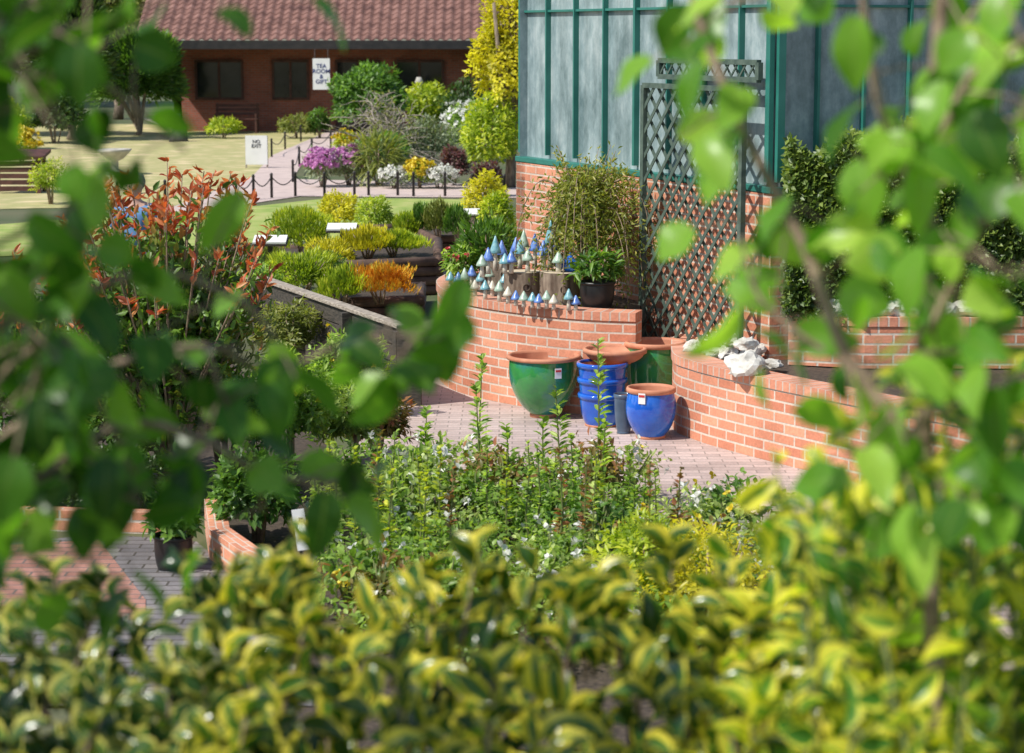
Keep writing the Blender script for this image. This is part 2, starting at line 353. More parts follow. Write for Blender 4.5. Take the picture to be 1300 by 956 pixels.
def wall_strip(mb,pts,z0,z1,th,side=1):
    inn=offset(pts,th*side); u=0
    for i in range(len(pts)-1):
        a,b=pts[i],pts[i+1]; c,d=inn[i],inn[i+1]; L=(b-a).length; u2=u+L
        q=lambda p,z:(p.x,p.y,z)
        mb.add([q(a,z0),q(b,z0),q(b,z1),q(a,z1),q(c,z0),q(d,z0),q(d,z1),q(c,z1)],
          [(0,1,2,3),(5,4,7,6),(3,2,6,7)],[[(u,z0),(u2,z0),(u2,z1),(u,z1)],[(u2,z0),(u,z0),(u,z1),(u2,z1)],[(u,0),(u2,0),(u2,.21),(u,.21)]])
        u=u2
    for i in (0,-1):
        a,c=pts[i],inn[i]; mb.add([(a.x,a.y,z0),(c.x,c.y,z0),(c.x,c.y,z1),(a.x,a.y,z1)],[(0,1,2,3)])
def sheet(name,pts,z,mat):
    mb=MB(); mb.poly([(p[0],p[1],z) for p in pts]); return struct(name,mb,mat)
# ---------- camera / light / world
cam=bpy.data.cameras.new('camera'); co=bpy.data.objects.new('camera',cam); COL.objects.link(co); S.camera=co
co.location=(0,0,H); co.rotation_euler=(PI/2-PIT,0,0); cam.sensor_width=36; cam.lens=36*F/1300; cam.clip_end=1000; cam.clip_start=.1
cam.dof.use_dof=True; cam.dof.focus_distance=17.5; cam.dof.aperture_fstop=4.2
ts=Vector((-.62,-.36,.84)).normalized()
sl=bpy.data.lights.new('sun','SUN'); sl.energy=5.0; sl.angle=R(.5); sl.color=(1,.96,.88); so=bpy.data.objects.new('sun',sl); COL.objects.link(so)
so.rotation_euler=ts.to_track_quat('Z','Y').to_euler(); so.location=(-10,-10,20)
w=bpy.data.worlds.new('World'); S.world=w; w.use_nodes=True; nt=w.node_tree; sk=nt.nodes.new('ShaderNodeTexSky'); sk.sky_type='NISHITA'; sk.sun_disc=False
sk.sun_elevation=math.asin(ts.z); sk.sun_rotation=math.atan2(ts.x,ts.y); nt.links.new(sk.outputs[0],nt.nodes['Background'].inputs[0]); nt.nodes['Background'].inputs[1].default_value=.13
S.view_settings.view_transform='Standard'; S.view_settings.look='None'; S.view_settings.exposure=0
# ---------- ground
sheet('ground',[(-300,-100),(300,-100),(300,400),(-300,400)],0,'ground')
sheet('paving',[(-1.4,14.1),(-1.05,17),(-.9,19),(-.3,23),(-.2,26),(-1.6,30),(12,30),(12,5),(2.2,5),(1.2,11.5),(.9,13.7)],.004,'paver')
sheet('soil_bed',[(-1.15,9.0),(1.5,9.0),(1.1,12.8),(.75,13.8),(-.95,14.3),(-1.6,17),(-3,21.5),(-8,21.5),(-8,13.9),(-1.9,13.7)],.008,'soil')
sheet('slab_paving',[gp(-60,700,0),gp(130,680,0),gp(250,690,0),gp(330,760,0),gp(400,900,0),gp(-100,900,0)],.012,'slab')
sheet('red_paving',[gp(-60,700,0),gp(125,688,0),gp(185,765,0),gp(185,790,0),gp(-80,790,0)],.016,'redpaver')
def G(l): return [gp(x,y) for x,y in l]
sheet('lawn',G([(-250,158),(300,158),(375,166),(440,170),(350,205),(318,235),(250,262),(-250,270)]),.01,'lawn')
sheet('far_path',G([(415,168),(455,168),(440,190),(385,205),(372,228),(660,236),(660,252),(380,250),(300,262),(200,272),(240,255),(320,225),(345,198)]),.014,'farpath')
sheet('green_lawn',G([(-60,290),(330,262),(420,252),(600,254),(640,262),(620,300),(300,310),(-60,330)]),.012,'lawn_green')
sheet('terrace',G([(180,150),(640,150),(640,163),(200,158)]),.018,'farpath')
# ---------- greenhouse
P0=Vector((0.04,20.9,0)); P1=Vector((1.95,16.56,0)); dA=(P1-P0).normalized(); nB=Vector((-dA.y,dA.x,0))
P2=P1+nB*9; P3=P0+nB*9; ZR=1.82; ZE=3.7
gh=thing('greenhouse','greenhouse with green frames and misted glass on a low brick base','greenhouse',(P0.x,P0.y,0))
mb=MB(); ring=[P0,P1,P2,P3,P0]; wall_strip(mb,ring,0,ZR,.2,1); mb.build('brick_base','brick',gh,True)
gl=MB()
for a,b in ((P0,P1),(P1,P2),(P2,P3),(P3,P0)):
    i=(b-a).normalized(); n=Vector((-i.y,i.x,0))*.08
    a2,b2=a+n,b+n; gl.add([(a2.x,a2.y,ZR),(b2.x,b2.y,ZR),(b2.x,b2.y,ZE),(a2.x,a2.y,ZE)],[(0,1,2,3)])
mid0=(P0+P3)/2; mid1=(P1+P2)/2
gl.add([(P0.x,P0.y,ZE),(P1.x,P1.y,ZE),(mid1.x,mid1.y,ZE+2),(mid0.x,mid0.y,ZE+2)],[(0,1,2,3)])
gl.add([(P3.x,P3.y,ZE),(P2.x,P2.y,ZE),(mid1.x,mid1.y,ZE+2),(mid0.x,mid0.y,ZE+2)],[(3,2,1,0)])
gl.add([(P1.x,P1.y,ZE),(P2.x,P2.y,ZE),(mid1.x,mid1.y,ZE+2)],[(0,1,2)]); gl.add([(P0.x,P0.y,ZE),(mid0.x,mid0.y,ZE+2),(P3.x,P3.y,ZE)],[(0,1,2)])
gl.build('glazing','glass',gh,True)
def gframe(a,b,step,first=0):
    d=(b-a); L=d.length; d.normalize(); n=Vector((-d.y,d.x,0)); ang=math.atan2(d.y,d.x)
    m=MB()
    m.box((a+b)/2+n*.06+Vector((0,0,ZR+.03)),(L+.04,.13,.05),ang)
    m.build('sill_rail','green_paint',gh,True,bevel=.006)
    m=MB(); m.box((a+b)/2+n*.06+Vector((0,0,ZE+.03)),(L+.04,.14,.1),ang); m.build('eaves_rail','green_paint',gh,True)
    m=MB(); m.box((a+b)/2+n*.065+Vector((0,0,3.22)),(L-.1,.04,.02),ang); m.build('transom','green_paint',gh,True)
    k=int(round(L/step))
    for i in range(k+1):
        p=a+d*(L*i/k); wd=.04 if i in(0,k) else (.036 if i%4==0 else .022)
        m=MB(); m.box(p+n*.06+Vector((0,0,(ZR+ZE)/2+.04)),(wd,.06,ZE-ZR-.1),ang); m.build('mullion','green_paint',gh,True)
gframe(P0,P1,.58); gframe(P1,P2,.40)
# ---------- trellis
def trellis(name,label,o,d,n,z0,z1,L,tilt=0,pitch=.24,lw=.03):
    t=thing(name,label,'trellis',(o.x,o.y,z0)); Ht=z1-z0
    def P(u,v,off=0): return o+d*u+Vector((0,0,z0+v+tilt*u/L))+n*off
    fr=MB()
    for u in (0,L): fr.bar(P(u,0),P(u,Ht),.055,.04,n)
    fr.bar(P(0,0),P(L,0),.04,.04,n); fr.bar(P(0,Ht),P(L,Ht),.04,.04,n); fr.build('frame','trellis',t,True)
    la=MB()
    for s in (1,-1):
        c=-Ht
        while c<L+Ht:
            if s>0: v0=max(0,-c); v1=min(Ht,L-c)
            else: v0=max(0,c-L); v1=min(Ht,c)
            if v1-v0>.04: la.bar(P(c+s*v0,v0,.012*s-.006),P(c+s*v1,v1,.012*s-.006),lw,.008,n)
            c+=pitch
    la.build('lattice','trellis',t,True); return t
nA=-nB
trellis('trellis_panel','tall dark green diamond lattice trellis leaning against greenhouse brick base',P0+dA*2.98+nA*.18,dA,nA,.5,2.60,1.62,pitch=.2,lw=.032)
trellis('trellis_panel','low narrow strip of lattice trellis above the tall trellis panel',P0+dA*3.02+nA*.06,dA,nA,2.67,2.80,1.6,pitch=.13,lw=.016)
# ---------- planter 1
out=catmull([gp(x,y) for x,y in ((575,458),(556,474),(568,492),(604,505),(662,517),(735,527),(806,531))],5)
out=[P0+Vector((-.05,-.05,0))]+out
pl=thing('brick_planter','curved red brick raised planter with toadstool ornaments on top','planter',(out[8].x,out[8].y,0))
mb=MB(); wall_strip(mb,out,0,.77,.21,1)
e_=out[-1]; wall_strip(mb,[e_+Vector((0,.22,0)),e_+Vector((.10,.95,0))],0,.77,.21,1)
mb.build('brick_wall','brick',pl,True)
oc=offset(out,-.012); mb=MB(); wall_strip(mb,oc,.772,.84,.235,1); mb.build('coping','coping',pl,True)
mb=MB(); mb.poly([(p.x,p.y,.80) for p in offset(out,.1)]+[(1.08,18.3,.80)]); mb.build('soil','soil',pl,True)
# ---------- planter right
out2=catmull([gp(x,y) for x,y in ((853,522),(855,546),(878,558),(915,570),(990,590),(1100,617),(1200,641),(1300,665),(1500,712))],5)
out2=[Vector((1.38,17.8,0))]+out2
pr=thing('brick_planter','low brick planter wall running right with pale rocks on its end','planter',(out2[10].x,out2[10].y,0))
mb=MB(); wall_strip(mb,out2,0,.53,.21,1); mb.build('brick_wall','brick',pr,True)
mb=MB(); wall_strip(mb,offset(out2,-.012),.532,.60,.235,1); mb.build('coping','coping',pr,True)
mb=MB(); o3=offset(out2,.1); mb.poly([(p.x,p.y,.56) for p in o3]+[(6.5,18.5,.56),(1.9,16.7,.56)]); mb.build('soil','soil',pr,True)
up=[Vector((2.06,16.3,0)),Vector((2.6,16.1,0)),Vector((3.9,16.1,0)),Vector((5.5,16.3,0))]
ZT=.95
tw=thing('terrace_wall','upper brick terrace wall below the clipped hedge','wall',(up[0].x,up[0].y,.56))
mb=MB(); wall_strip(mb,up,.57,ZT-.07,.2,1); mb.build('brick_wall','brick',tw,True); mb=MB(); wall_strip(mb,offset(up,-.01),ZT-.068,ZT,.22,1); mb.build('coping','coping',tw,True)
mb=MB(); mb.poly([(p.x,p.y,ZT-.05) for p in offset(up,.1)]+[(6,18.3,ZT-.05),(2.0,16.5,ZT-.05)]); mb.build('soil','soil',tw,True)
# hedge
hd=thing('clipped_hedge','dense dark green hedge growing against the greenhouse glass','hedge',(2.9,16.8,ZT-.05))
n=52000; X=rng.random(n); xx=2.03+X*2.9; y1=16.53+.45*(xx-1.95)-.03; y0=16.24+.03*np.sin(xx*7)
zz_=rng.random(n)**.85; yy=y0+np.minimum(y1-y0,.5)*rng.random(n)**1.6
q=np.stack([xx,yy,.90+zz_*1.32],1)
hz=.05*np.sin(q[:,0]*5)+.05*np.sin(q[:,0]*13+1)+.03*np.sin(q[:,1]*19); q[:,2]=.9+(q[:,2]-.9)*(1+hz*zz_); q[:,1]-=.04*(1+np.sin(q[:,2]*9+q[:,0]*8))*(1-zz_*.5)
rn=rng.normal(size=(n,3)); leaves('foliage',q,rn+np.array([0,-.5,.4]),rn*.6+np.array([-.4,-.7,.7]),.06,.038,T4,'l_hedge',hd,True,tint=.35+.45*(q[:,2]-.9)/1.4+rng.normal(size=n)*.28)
mb=MB()
for i in range(9): mb.tube([(2.2+i*.33,16.45+i*.06,ZT-.05),(2.25+i*.33,16.5+i*.06,1.4),(2.15+i*.33,16.45+i*.06,1.9)],[.025,.018,.008])
mb.build('stem','twig',hd,True)
# ---------- rocks
def rock(loc,s,label,group,seed):
    import bmesh
    bm=bmesh.new(); bmesh.ops.create_icosphere(bm,subdivisions=3,radius=1)
    rd=random.Random(seed); sc=Vector((s*rd.uniform(.8,1.35),s*rd.uniform(.7,1),s*rd.uniform(.5,.85)))
    o=Vector((seed*3.7,seed*1.3,0))
    for v in bm.verts:
        k=1+.45*noise.noise(v.co*1.3+o)+.22*noise.noise(v.co*3.5+o)+.1*noise.noise(v.co*8+o)
        v.co=Vector((v.co.x*sc.x,v.co.y*sc.y,max(v.co.z,-.5)*sc.z))*k
    me=bpy.data.meshes.new('rock'); bm.to_mesh(me); bm.free(); me.materials.append(M['rock'])
    ob=bpy.data.objects.new('pale_rock',me); COL.objects.link(ob); ob.location=loc+Vector((0,0,sc.z*.45)); ob.rotation_euler=(0,0,rd.random()*6)
    tag(ob,label,'rock',group)
k=0
for x,y,z,s in ((880,446,.6,.075),(908,450,.6,.075),(896,434,.6,.07),(925,452,.6,.09),(918,436,.6,.09),(946,472,.6,.15),(955,452,.6,.10),(978,466,.6,.08),(938,428,.6,.10),(960,432,.6,.09),(985,448,.6,.08),(948,442,.72,.08),(925,436,.70,.07)):
    k+=1; rock(gp(x,y,z),s,'pale limestone rock heaped on the low brick planter wall','limestone rocks on the brick planter',k)
for x in range(1065,1290,34):
    k+=1; rock(Vector(((x-650)/F*16.2,16.2+.03*(k%3),ZT)),.085+.05*random.random(),'pale limestone rock in the row on the upper terrace wall','limestone rocks on the terrace wall',k)
# ---------- pots
def pot(label,px,py,rr,h,glaze,z=0,br=.5,rimmat='terracotta',foot=True,label_card=None,name='glazed_pot',D=None,group=None,belly=.1,rh=.09):
    g=gp(px,py,z) if D is None else Vector(((px-650)/F*D,D,z))
    t=thing(name,label,'pot',g,group); b=rr*br
    pr_=[(b,h*.06)]
    for i in range(1,9):
        u=i/8; pr_.append((b+(rr*.93-b)*(u**(.62))+belly*rr*math.sin(PI*u)*.5,h*.06+(h*(.94-rh))*u))
    mb=MB(); mb.lathe(pr_); mb.build('body',glaze,t,smooth=True)
    mb=MB(); zt=h*(1-rh); mb.lathe([(rr*.93,zt-.005),(rr*1.0,zt),(rr*1.01,h-.012),(rr*.98,h),(rr*.9,h),(rr*.88,h-.02)],n=36); mb.build('rim',glaze if rimmat=='same' else rimmat,t,smooth=True)
    mb=MB(); mb.lathe([(rr*.88,h-.02),(rr*.84,h*.7),(b*.8,h*.15),(0,h*.12)]); mb.build('inside','terracotta' if glaze!='black_plastic' else 'soil',t,smooth=True)
    mb=MB(); mb.lathe([(0,0),(b*1.02,0),(b*1.04,h*.05),(b*.99,h*.075)]); mb.build('foot','terracotta' if foot else glaze,t,smooth=True)
    if label_card:
        a,zz=label_card; rad=rr*1.03; mb=MB(); mb.box((rad*math.cos(a),rad*math.sin(a),h*zz),(.004,.055,.08),a); l=mb.build('price_label','white',t)
        mb=MB(); mb.box(((rad+.004)*math.cos(a),(rad+.004)*math.sin(a),h*zz+.02),(.003,.045,.016),a); mb.build('print_band','redink',l)
    return t
pot('large green glazed pot with terracotta rim at left of the pot group',690,529,.295,.50,'green_glaze',br=.36,label_card=(-1.2,.78),belly=.3,rh=.06)
pot('wide shallow terracotta bowl resting on top of the blue pot stack',782,470,.25,.12,'terracotta',br=.5,D=17.05,z=.47,rh=.3)
for i in range(3):
    pot(['lowest pot of the nested blue glazed stack','middle pot of the nested blue glazed stack','top pot of the nested blue glazed stack'][i],766,537,.190+.005*i,.26,'blue_glaze',z=.0+.12*i+.002,br=.68,D=16.9,rimmat='same',foot=(i==0),belly=.05,rh=.14)
pot('dark green glazed pot with terracotta rim behind the small blue pot',833,500,.245,.61,'green_glaze',br=.6,D=17.3,rh=.06,belly=.2)
pot('blue glazed pot with broad terracotta rim beside the brick planter end',826,556,.186,.39,'blue_glaze',br=.58,label_card=(-2.0,.84),belly=.4,rh=.09)
pot('slim slate blue tapered pot between the blue pots',794,540,.08,.31,'slate_glaze',br=.62,foot=False,rimmat='same',D=16.55)
# ---------- stumps
def stump(label,px,py,r,h,seed,z=.82):
    g=gp(px,py,z); t=thing('log_stump',label,'log stump',g,'log stumps on the planter')
    n=40; vs=[];fs=[]; rows=7
    for i in range(rows):
        for j in range(n):
            a=2*PI*j/n; q=r*(1+.10*noise.noise(Vector((math.cos(a)*2,math.sin(a)*2,seed)))+.05*noise.noise(Vector((math.cos(a)*9,math.sin(a)*9,seed+i*.3)))+.03*(i==0)); vs.append((q*math.cos(a),q*math.sin(a),h*i/(rows-1)))
    for i in range(rows-1):
        for j in range(n): fs.append((i*n+j,i*n+(j+1)%n,(i+1)*n+(j+1)%n,(i+1)*n+j))
    mb=MB(); mb.add(vs,fs); mb.build('bark','bark',t,smooth=True)
    mb=MB(); mb.poly([(v[0]*.97,v[1]*.97,h+.002) for v in vs[-n:]]); mb.build('cut_face','cutwood',t)
    mb=MB(); mb.lathe([(r*.22,0),(r*.2,.012),(r*.12,-.004),(0,-.004)],n=14); o=mb.build('knot','soil',t,smooth=True); o.rotation_euler=(PI/2,0,0); o.location=(r*.2,-r*.98,h*.5)
stump('left log stump carrying blue toadstools',664,381,.155,.24,1.0)
stump('right log stump with rounded knot hole in the bark',711,385,.165,.26,2.0)
stump('log stump at the back of the planter behind the others',636,362,.14,.22,3.0)
# ---------- toadstools
def toad(loc,h,r,capm,label,kind):
    h*=1.15; r*=1.15
    t=thing('ceramic_toadstool',label,'toadstool ornament',loc,'ceramic toadstools on the planter')
    mb=MB(); mb.lathe([(0,0),(r*.42,0),(r*.36,h*.3),(r*.26,h*.62),(r*.2,h*.7)],n=14); mb.build('stem','cream_glaze',t,smooth=True)
    hc=max(h*.42,r*1.3)
    mb=MB(); mb.lathe([(r*.2,h*.60),(r*.9,h*.54),(r*1.0,h*.56),(r*.80,h*.56+hc*.3),(r*.45,h*.56+hc*.75),(r*.12,h*.56+hc*1.2),(0,h*.56+hc*1.25)],n=18); mb.build('cap',capm,t,smooth=True)
names={'cobalt':'cobalt blue','teal_glaze':'turquoise','sage_glaze':'sage green','blue_glaze':'deep blue','cream_glaze':'cream'}
def T_(px,py,z,h,r,c,where,kind=1): toad(gp(px,py,z),h,r,c,'%s capped ceramic toadstool %s'%(names[c],where),kind)
for i,(x,y,h,c) in enumerate(((572,366,.11,'teal_glaze'),(582,371,.14,'cobalt'),(590,371,.17,'sage_glaze'),(586,360,.12,'sage_glaze'),(603,376,.10,'cream_glaze'),(599,364,.15,'cobalt'),(610,370,.14,'teal_glaze'),(616,380,.13,'teal_glaze'),(625,376,.09,'cream_glaze'),(634,383,.14,'sage_glaze'),(645,385,.10,'cream_glaze'),(655,388,.08,'cobalt'),(665,390,.09,'sage_glaze'),(622,364,.14,'sage_glaze'),(640,370,.12,'teal_glaze'))):
    T_(x,y,.84,h,.038+.02*h,c,'along the left rim of the curved planter')
for x,y,h,c in ((676,391,.09,'teal_glaze'),(684,392,.08,'cobalt'),(694,392,.12,'sage_glaze'),(703,393,.08,'cream_glaze'),(722,394,.14,'teal_glaze'),(731,394,.08,'cobalt')):
    T_(x,y,.84,h,.038,c,'in front of the log stumps')
for x,y,h,c in ((649,347,.15,'cobalt'),(660,341,.20,'teal_glaze'),(670,346,.16,'sage_glaze'),(679,341,.24,'cobalt'),(641,347,.13,'teal_glaze'),(655,338,.2,'cobalt'),(665,336,.24,'sage_glaze')):
    T_(x,y,1.06,h,.045,c,'standing on the left log stump')
for x,y,h,c in ((699,340,.32,'teal_glaze'),(690,343,.2,'cobalt'),(709,346,.13,'sage_glaze'),(704,338,.22,'cobalt')):
    T_(x,y,1.08,h,.05,c,'standing on the right log stump')
for x,y,h,c in ((620,348,.18,'cobalt'),(629,344,.24,'teal_glaze'),(637,342,.2,'cobalt'),(612,352,.15,'sage_glaze')):
    T_(x,y,1.04,h,.045,c,'on the rearmost log stump above the planter rim')
g=gp(724,345,1.08)
tp=thing('ceramic_teapot','round deep blue ceramic teapot on the right log stump','teapot',g)
mb=MB(); mb.lathe([(0,0),(.04,0),(.07,.03),(.078,.06),(.065,.095),(.035,.11),(0,.112)],n=20); mb.build('body','blue_glaze',tp,smooth=True)
mb=MB(); mb.lathe([(0,.11),(.036,.112),(.02,.13),(.01,.135),(.014,.15),(0,.158)],n=14); mb.build('lid','blue_glaze',tp,smooth=True)
mb=MB(); mb.tube([(.06,0,.04),(.10,0,.06),(.115,0,.10)],[.016,.012,.009]); mb.build('spout','cobalt',tp,smooth=True)
mb=MB(); mb.tube([(-.065,0,.09),(-.11,0,.085),(-.115,0,.05),(-.07,0,.03)],.008); mb.build('handle','cobalt',tp,smooth=True)
pot('black plastic nursery pot holding a leafy plant beside the stumps',758,391,.15,.22,'black_plastic',z=.82,br=.78,foot=False,rimmat='same',name='nursery_pot')
g=gp(758,391,.82)
shrub('potted_plant','leafy green potted plant in the black nursery pot','plant',(g.x,g.y,1.0),.40,.28,'l_green',n=260,leaf=.09,lw=.35,T=T6,lump=.2)
# weeping plant
g=gp(745,388,.82); wp=thing('weeping_shrub','weeping olive green shrub arching over the back of the curved planter','shrub',(g.x,g.y+.45,.8))
mb=MB(); P=[];A=[]
for i in range(130):
    a=rng.random()*2*PI; r=.08+.42*rng.random(); top=.66+.44*rng.random()
    r2=r*1.15; dr=.25+.65*rng.random()
    path=[Vector((0,0,.25)),Vector((r*.35*math.cos(a),r*.35*math.sin(a),top*.85)),Vector((r*.8*math.cos(a),r*.8*math.sin(a),top)),Vector((r2*math.cos(a),r2*math.sin(a),top-dr*.4)),Vector((r2*1.1*math.cos(a),r2*1.1*math.sin(a),top-dr))]
    cp=catmull(path,4)
    if i<60: mb.tube(cp,[.008]*8+[.004]*(len(cp)-8),4)
    for j in range(4,len(cp)-1):
        for q in range(6):
            f=rng.random(); pp=cp[j].lerp(cp[j+1],f)+Vector(rng.normal(size=3)*.032); P.append(pp); A.append((cp[j+1]-cp[j]).normalized()*.5+Vector(rng.normal(size=3)*.7))
for i in range(16):
    a=rng.random()*2*PI; e=Vector((.25*math.cos(a),.25*math.sin(a),1.1+.22*rng.random())); s_=Vector((0,0,.7)); mb.tube([s_,(s_+e)/2,e],[.006,.004,.002],4)
    for j in range(22): P.append(s_.lerp(e,.3+.75*rng.random())+Vector(rng.normal(size=3)*.02)); A.append(Vector(rng.normal(size=3)))
P=np.array(P);A=np.array(A); leaves('foliage',P,A,rng.normal(size=P.shape),.055,.018,T4,'l_weep',wp,tint=.25+.4*P[:,2]/1.1+rng.normal(size=len(P))*.28)
mb.tube([(0,0,0),(.02,0,.3),(0,.01,.7)],[.03,.025,.015]); mb.build('stem','twig',wp,smooth=True)
shrub_px('leafy_shrub','grey green shrub behind the toadstools beside greenhouse corner','shrub',585,655,285,360,'l_green',z=.82,n=900,leaf=.09,lw=.3,style='spiky')
shrub_px('red_flower_plant','small red flowered plant at the left end of the planter','plant',563,605,315,362,'l_rose',z=.82,n=500,leaf=.07,lw=.35,flowers=('f_red',14,.03))
# ---------- timber wall
a=Vector((-.86,17.9,0)); b=Vector((-2.45,21.6,0)); d=(b-a); L=d.length; d.normalize(); nn=Vector((-d.y,d.x,0)); ang=math.atan2(d.y,d.x)
tw2=thing('timber_planter','weathered timber raised planter with pale grey cap board','planter',(a.x,a.y,0))
mb=MB()
for i in range(4): mb.box((a+b)/2+Vector((0,0,.09+i*.148)),(L,.045,.138),ang)
mb.build('side_boards','wood_dark',tw2,True,bevel=.006)
mb=MB(); mb.box((a+b)/2+Vector((0,0,.635)),(L+.12,.11,.035),ang); mb.build('cap_board','wood_grey',tw2,True,bevel=.006)
for i in range(4):
    p=a+d*(L*i/3)+nn*(.07); mb=MB(); mb.box(p+Vector((0,0,.305)),(.09,.09,.61),ang); mb.build('post','wood_dark',tw2,True)
mb=MB(); mb.box(a+Vector((.02,-.06,.33)),(.2,.08,.66),0); mb.build('end_post','wood_dark',tw2,True,bevel=.006)
# ---------- log beds
def logbed(label,corners,z0,zn,r=.06):
    c=[Vector((p.x,p.y,0)) for p in corners]; t=thing('log_bed',label,'raised bed',(c[0].x,c[0].y,0)); n=len(c)
    mb=MB()
    for i in range(n):
        for k in range(zn):
            p,q=c[i],c[(i+1)%n]; e=(q-p).normalized()*.05; mb.tube([p-e+Vector((0,0,r+k*2*r*.96)),q+e+Vector((0,0,r+k*2*r*.96))],r,8)
    mb.build('log_edging','log',t,True,smooth=True)
    mb=MB(); mb.poly([(p.x,p.y,zn*2*r*.96-.05) for p in c]); mb.build('soil','soil',t,True)
logbed('stacked log raised bed with golden plants behind the timber planter',[gp(437,380),gp(556,374),gp(556,345),gp(520,325),gp(440,328)],0,4,.058)
logbed('low log edged bed with orange heather near the timber planter',[gp(418,406),gp(532,402),gp(535,384),gp(420,386)],0,2,.06)
logbed('far log edged raised bed with young green conifers',[gp(520,328),gp(604,328),gp(600,302),gp(520,302)],0,3,.055)
logbed('left log edged bed under the yellow conifers',[gp(330,360),gp(428,358),gp(430,330),gp(335,330)],0,2,.055)
def sp(*a,**k): return shrub_px(*a,**k)
sp('golden_conifer','bright golden feathery conifer at the left of the log beds','conifer',345,420,268,335,'l_yelgreen',n=2300,leaf=.08,lw=.25,style='up',z=.1)
sp('golden_conifer','bright yellow spreading conifer beside the slanted white board','conifer',385,455,308,352,'l_yellow',n=1600,leaf=.07,lw=.25,style='spiky',z=.2)
sp('golden_conifer','yellow dome shaped bush left of the green lawn bed','bush',403,455,248,295,'l_yellow',n=1500,leaf=.08,lw=.4)
sp('golden_bush','small golden bush on the far edge of log bed','bush',452,502,254,304,'l_yelgreen',n=1300,leaf=.07,lw=.4)
sp('golden_heather','wide golden heather mat on the stacked log bed','heather',455,545,296,326,'l_yelgreen',z=.40,n=2600,leaf=.07,lw=.25,style='up',lump=.5)
sp('golden_heather','yellow green heather at the left of the stacked log bed','heather',432,500,294,328,'l_yellow',z=.40,n=1900,leaf=.07,lw=.25,style='up',lump=.5)
sp('orange_heather','orange tipped heather in the low log edged bed','heather',440,528,340,386,'l_orange',z=.16,n=2400,leaf=.07,lw=.25,style='up',lump=.6)
sp('green_heather','lime heather left of the orange heather','heather',400,465,344,396,'l_yelgreen',z=.1,n=1800,leaf=.07,lw=.25,style='up',lump=.5)
sp('creeping_conifer','low lime green creeping conifer beside the grey cap board','conifer',335,430,326,378,'l_yelgreen',z=.2,n=2300,leaf=.08,lw=.24,style='spiky',lump=.5)
sp('creeping_conifer','dark green creeping conifer behind the timber planter','conifer',375,440,324,372,'l_green',z=.1,n=1300,leaf=.07,lw=.22,style='spiky',lump=.5)
sp('creeping_conifer','olive green creeping plant filling the left log edged bed','conifer',320,375,312,358,'l_olive',z=.1,n=1500,leaf=.07,lw=.25,style='spiky',lump=.5)
for i,(x0,x1,yt,yb,m) in enumerate(((518,548,266,308,'l_green'),(540,575,262,310,'l_olive'),(565,596,268,312,'l_green'),(500,530,276,312,'l_yelgreen'))):
    sp('young_conifer',['leftmost upright','second upright','rightmost upright','small lime green'][i]+' young conifer in the far log edged bed','conifer',x0,x1,yt,yb,m,n=900,leaf=.08,lw=.28,style='up',z=.22)
sp('variegated_bush','yellow and cream variegated bush beside greenhouse corner','bush',590,642,225,300,'l_yellow',n=1600,leaf=.08,lw=.5,style='leaf')
sp('variegated_bush','silvery yellow bush against the greenhouse brick corner','bush',610,652,250,330,'l_yelgreen',n=1500,leaf=.08,lw=.4,z=0)
for i,(x,y,D,lb) in enumerate(((343,304,24,'slanted white information board beside the golden conifer'),(434,288,27,'slanted white information board above the stacked log bed'),(592,269,30,'slanted white information board near greenhouse corner'))):
    p=at(x,y,D); t=thing('information_board',lb,'sign',(p.x,p.y,0))
    mb=MB(); mb.box((0,0,p.z/2-.02),(.05,.05,p.z-.04)); mb.build('post','wood_dark',t)
    mb=MB(); mb.box((0,0,p.z),(.36,.24,.02),mat=Matrix.Rotation(R(14),3,'X')); mb.build('panel','white',t)
    mb=MB(); mb.box((0,.01,p.z-.025),(.38,.26,.02),mat=Matrix.Rotation(R(14),3,'X')); mb.build('backing','wood_dark',t)
# ---------- photinia etc.
def photinia(loc,w,h,label,n,shoots=60):
    t=thing('photinia_shrub',label,'shrub',loc)
    p,d,b=dome_pts(n,w*.9,h*.9,.6,18,low=-.95,inner=.2); rn=rng.normal(size=p.shape)
    hh=p[:,2]/h
    leaves('foliage',p,d*.5+rn*.4+np.array([0,0,.5]),d+rn*.4,.085*(.7+.5*rng.random(len(p))),.034,T6,'l_redgreen',t,tint=np.clip(hh*.5+.3*(b-.5)+rng.normal(size=len(p))*.26+.05,0,1))
    mb=MB(); P=[];A=[];Q=[];B=[]
    for i in range(shoots):
        dd=nrm(rng.normal(size=(1,3)))[0]; dd[2]=abs(dd[2])*.9+.05; k_=.85+.3*rng.random(); e=Vector(dd*np.array([w*.40,w*.40,h*.42]))*k_+Vector((0,0,h*.5)); s_=Vector((e.x*.3,e.y*.3,h*.3))
        tip=e+Vector((dd[0]*.08,dd[1]*.08,.16)); mb.tube([s_*.3,s_,e,tip],[.012,.008,.005,.003],5)
        for j in range(9): P.append(e.lerp(tip,rng.random()*1.1)); v=rng.normal(size=3); v[2]=abs(v[2])*.6+.4; A.append(v)
        for j in range(20): Q.append(s_.lerp(e,.3+.75*rng.random())+Vector(rng.normal(size=3)*.05)); v=rng.normal(size=3); v[2]+=.4; B.append(v)
    mb.build('stem','twig',t,smooth=True)
    P=np.array(P);A=np.array(A); leaves('young_leaves',P,A,rng.normal(size=P.shape),.085,.028,T6,'l_red',t)
    Q=np.array(Q);B=np.array(B); leaves('mature_leaves',Q,B,rng.normal(size=Q.shape),.085,.034,T6,'l_green',t)
photinia(Vector((-2.2,14.0,0)),1.5,2.25,'tall photinia shrub with red young leaves left of the timber planter',4200,shoots=110)
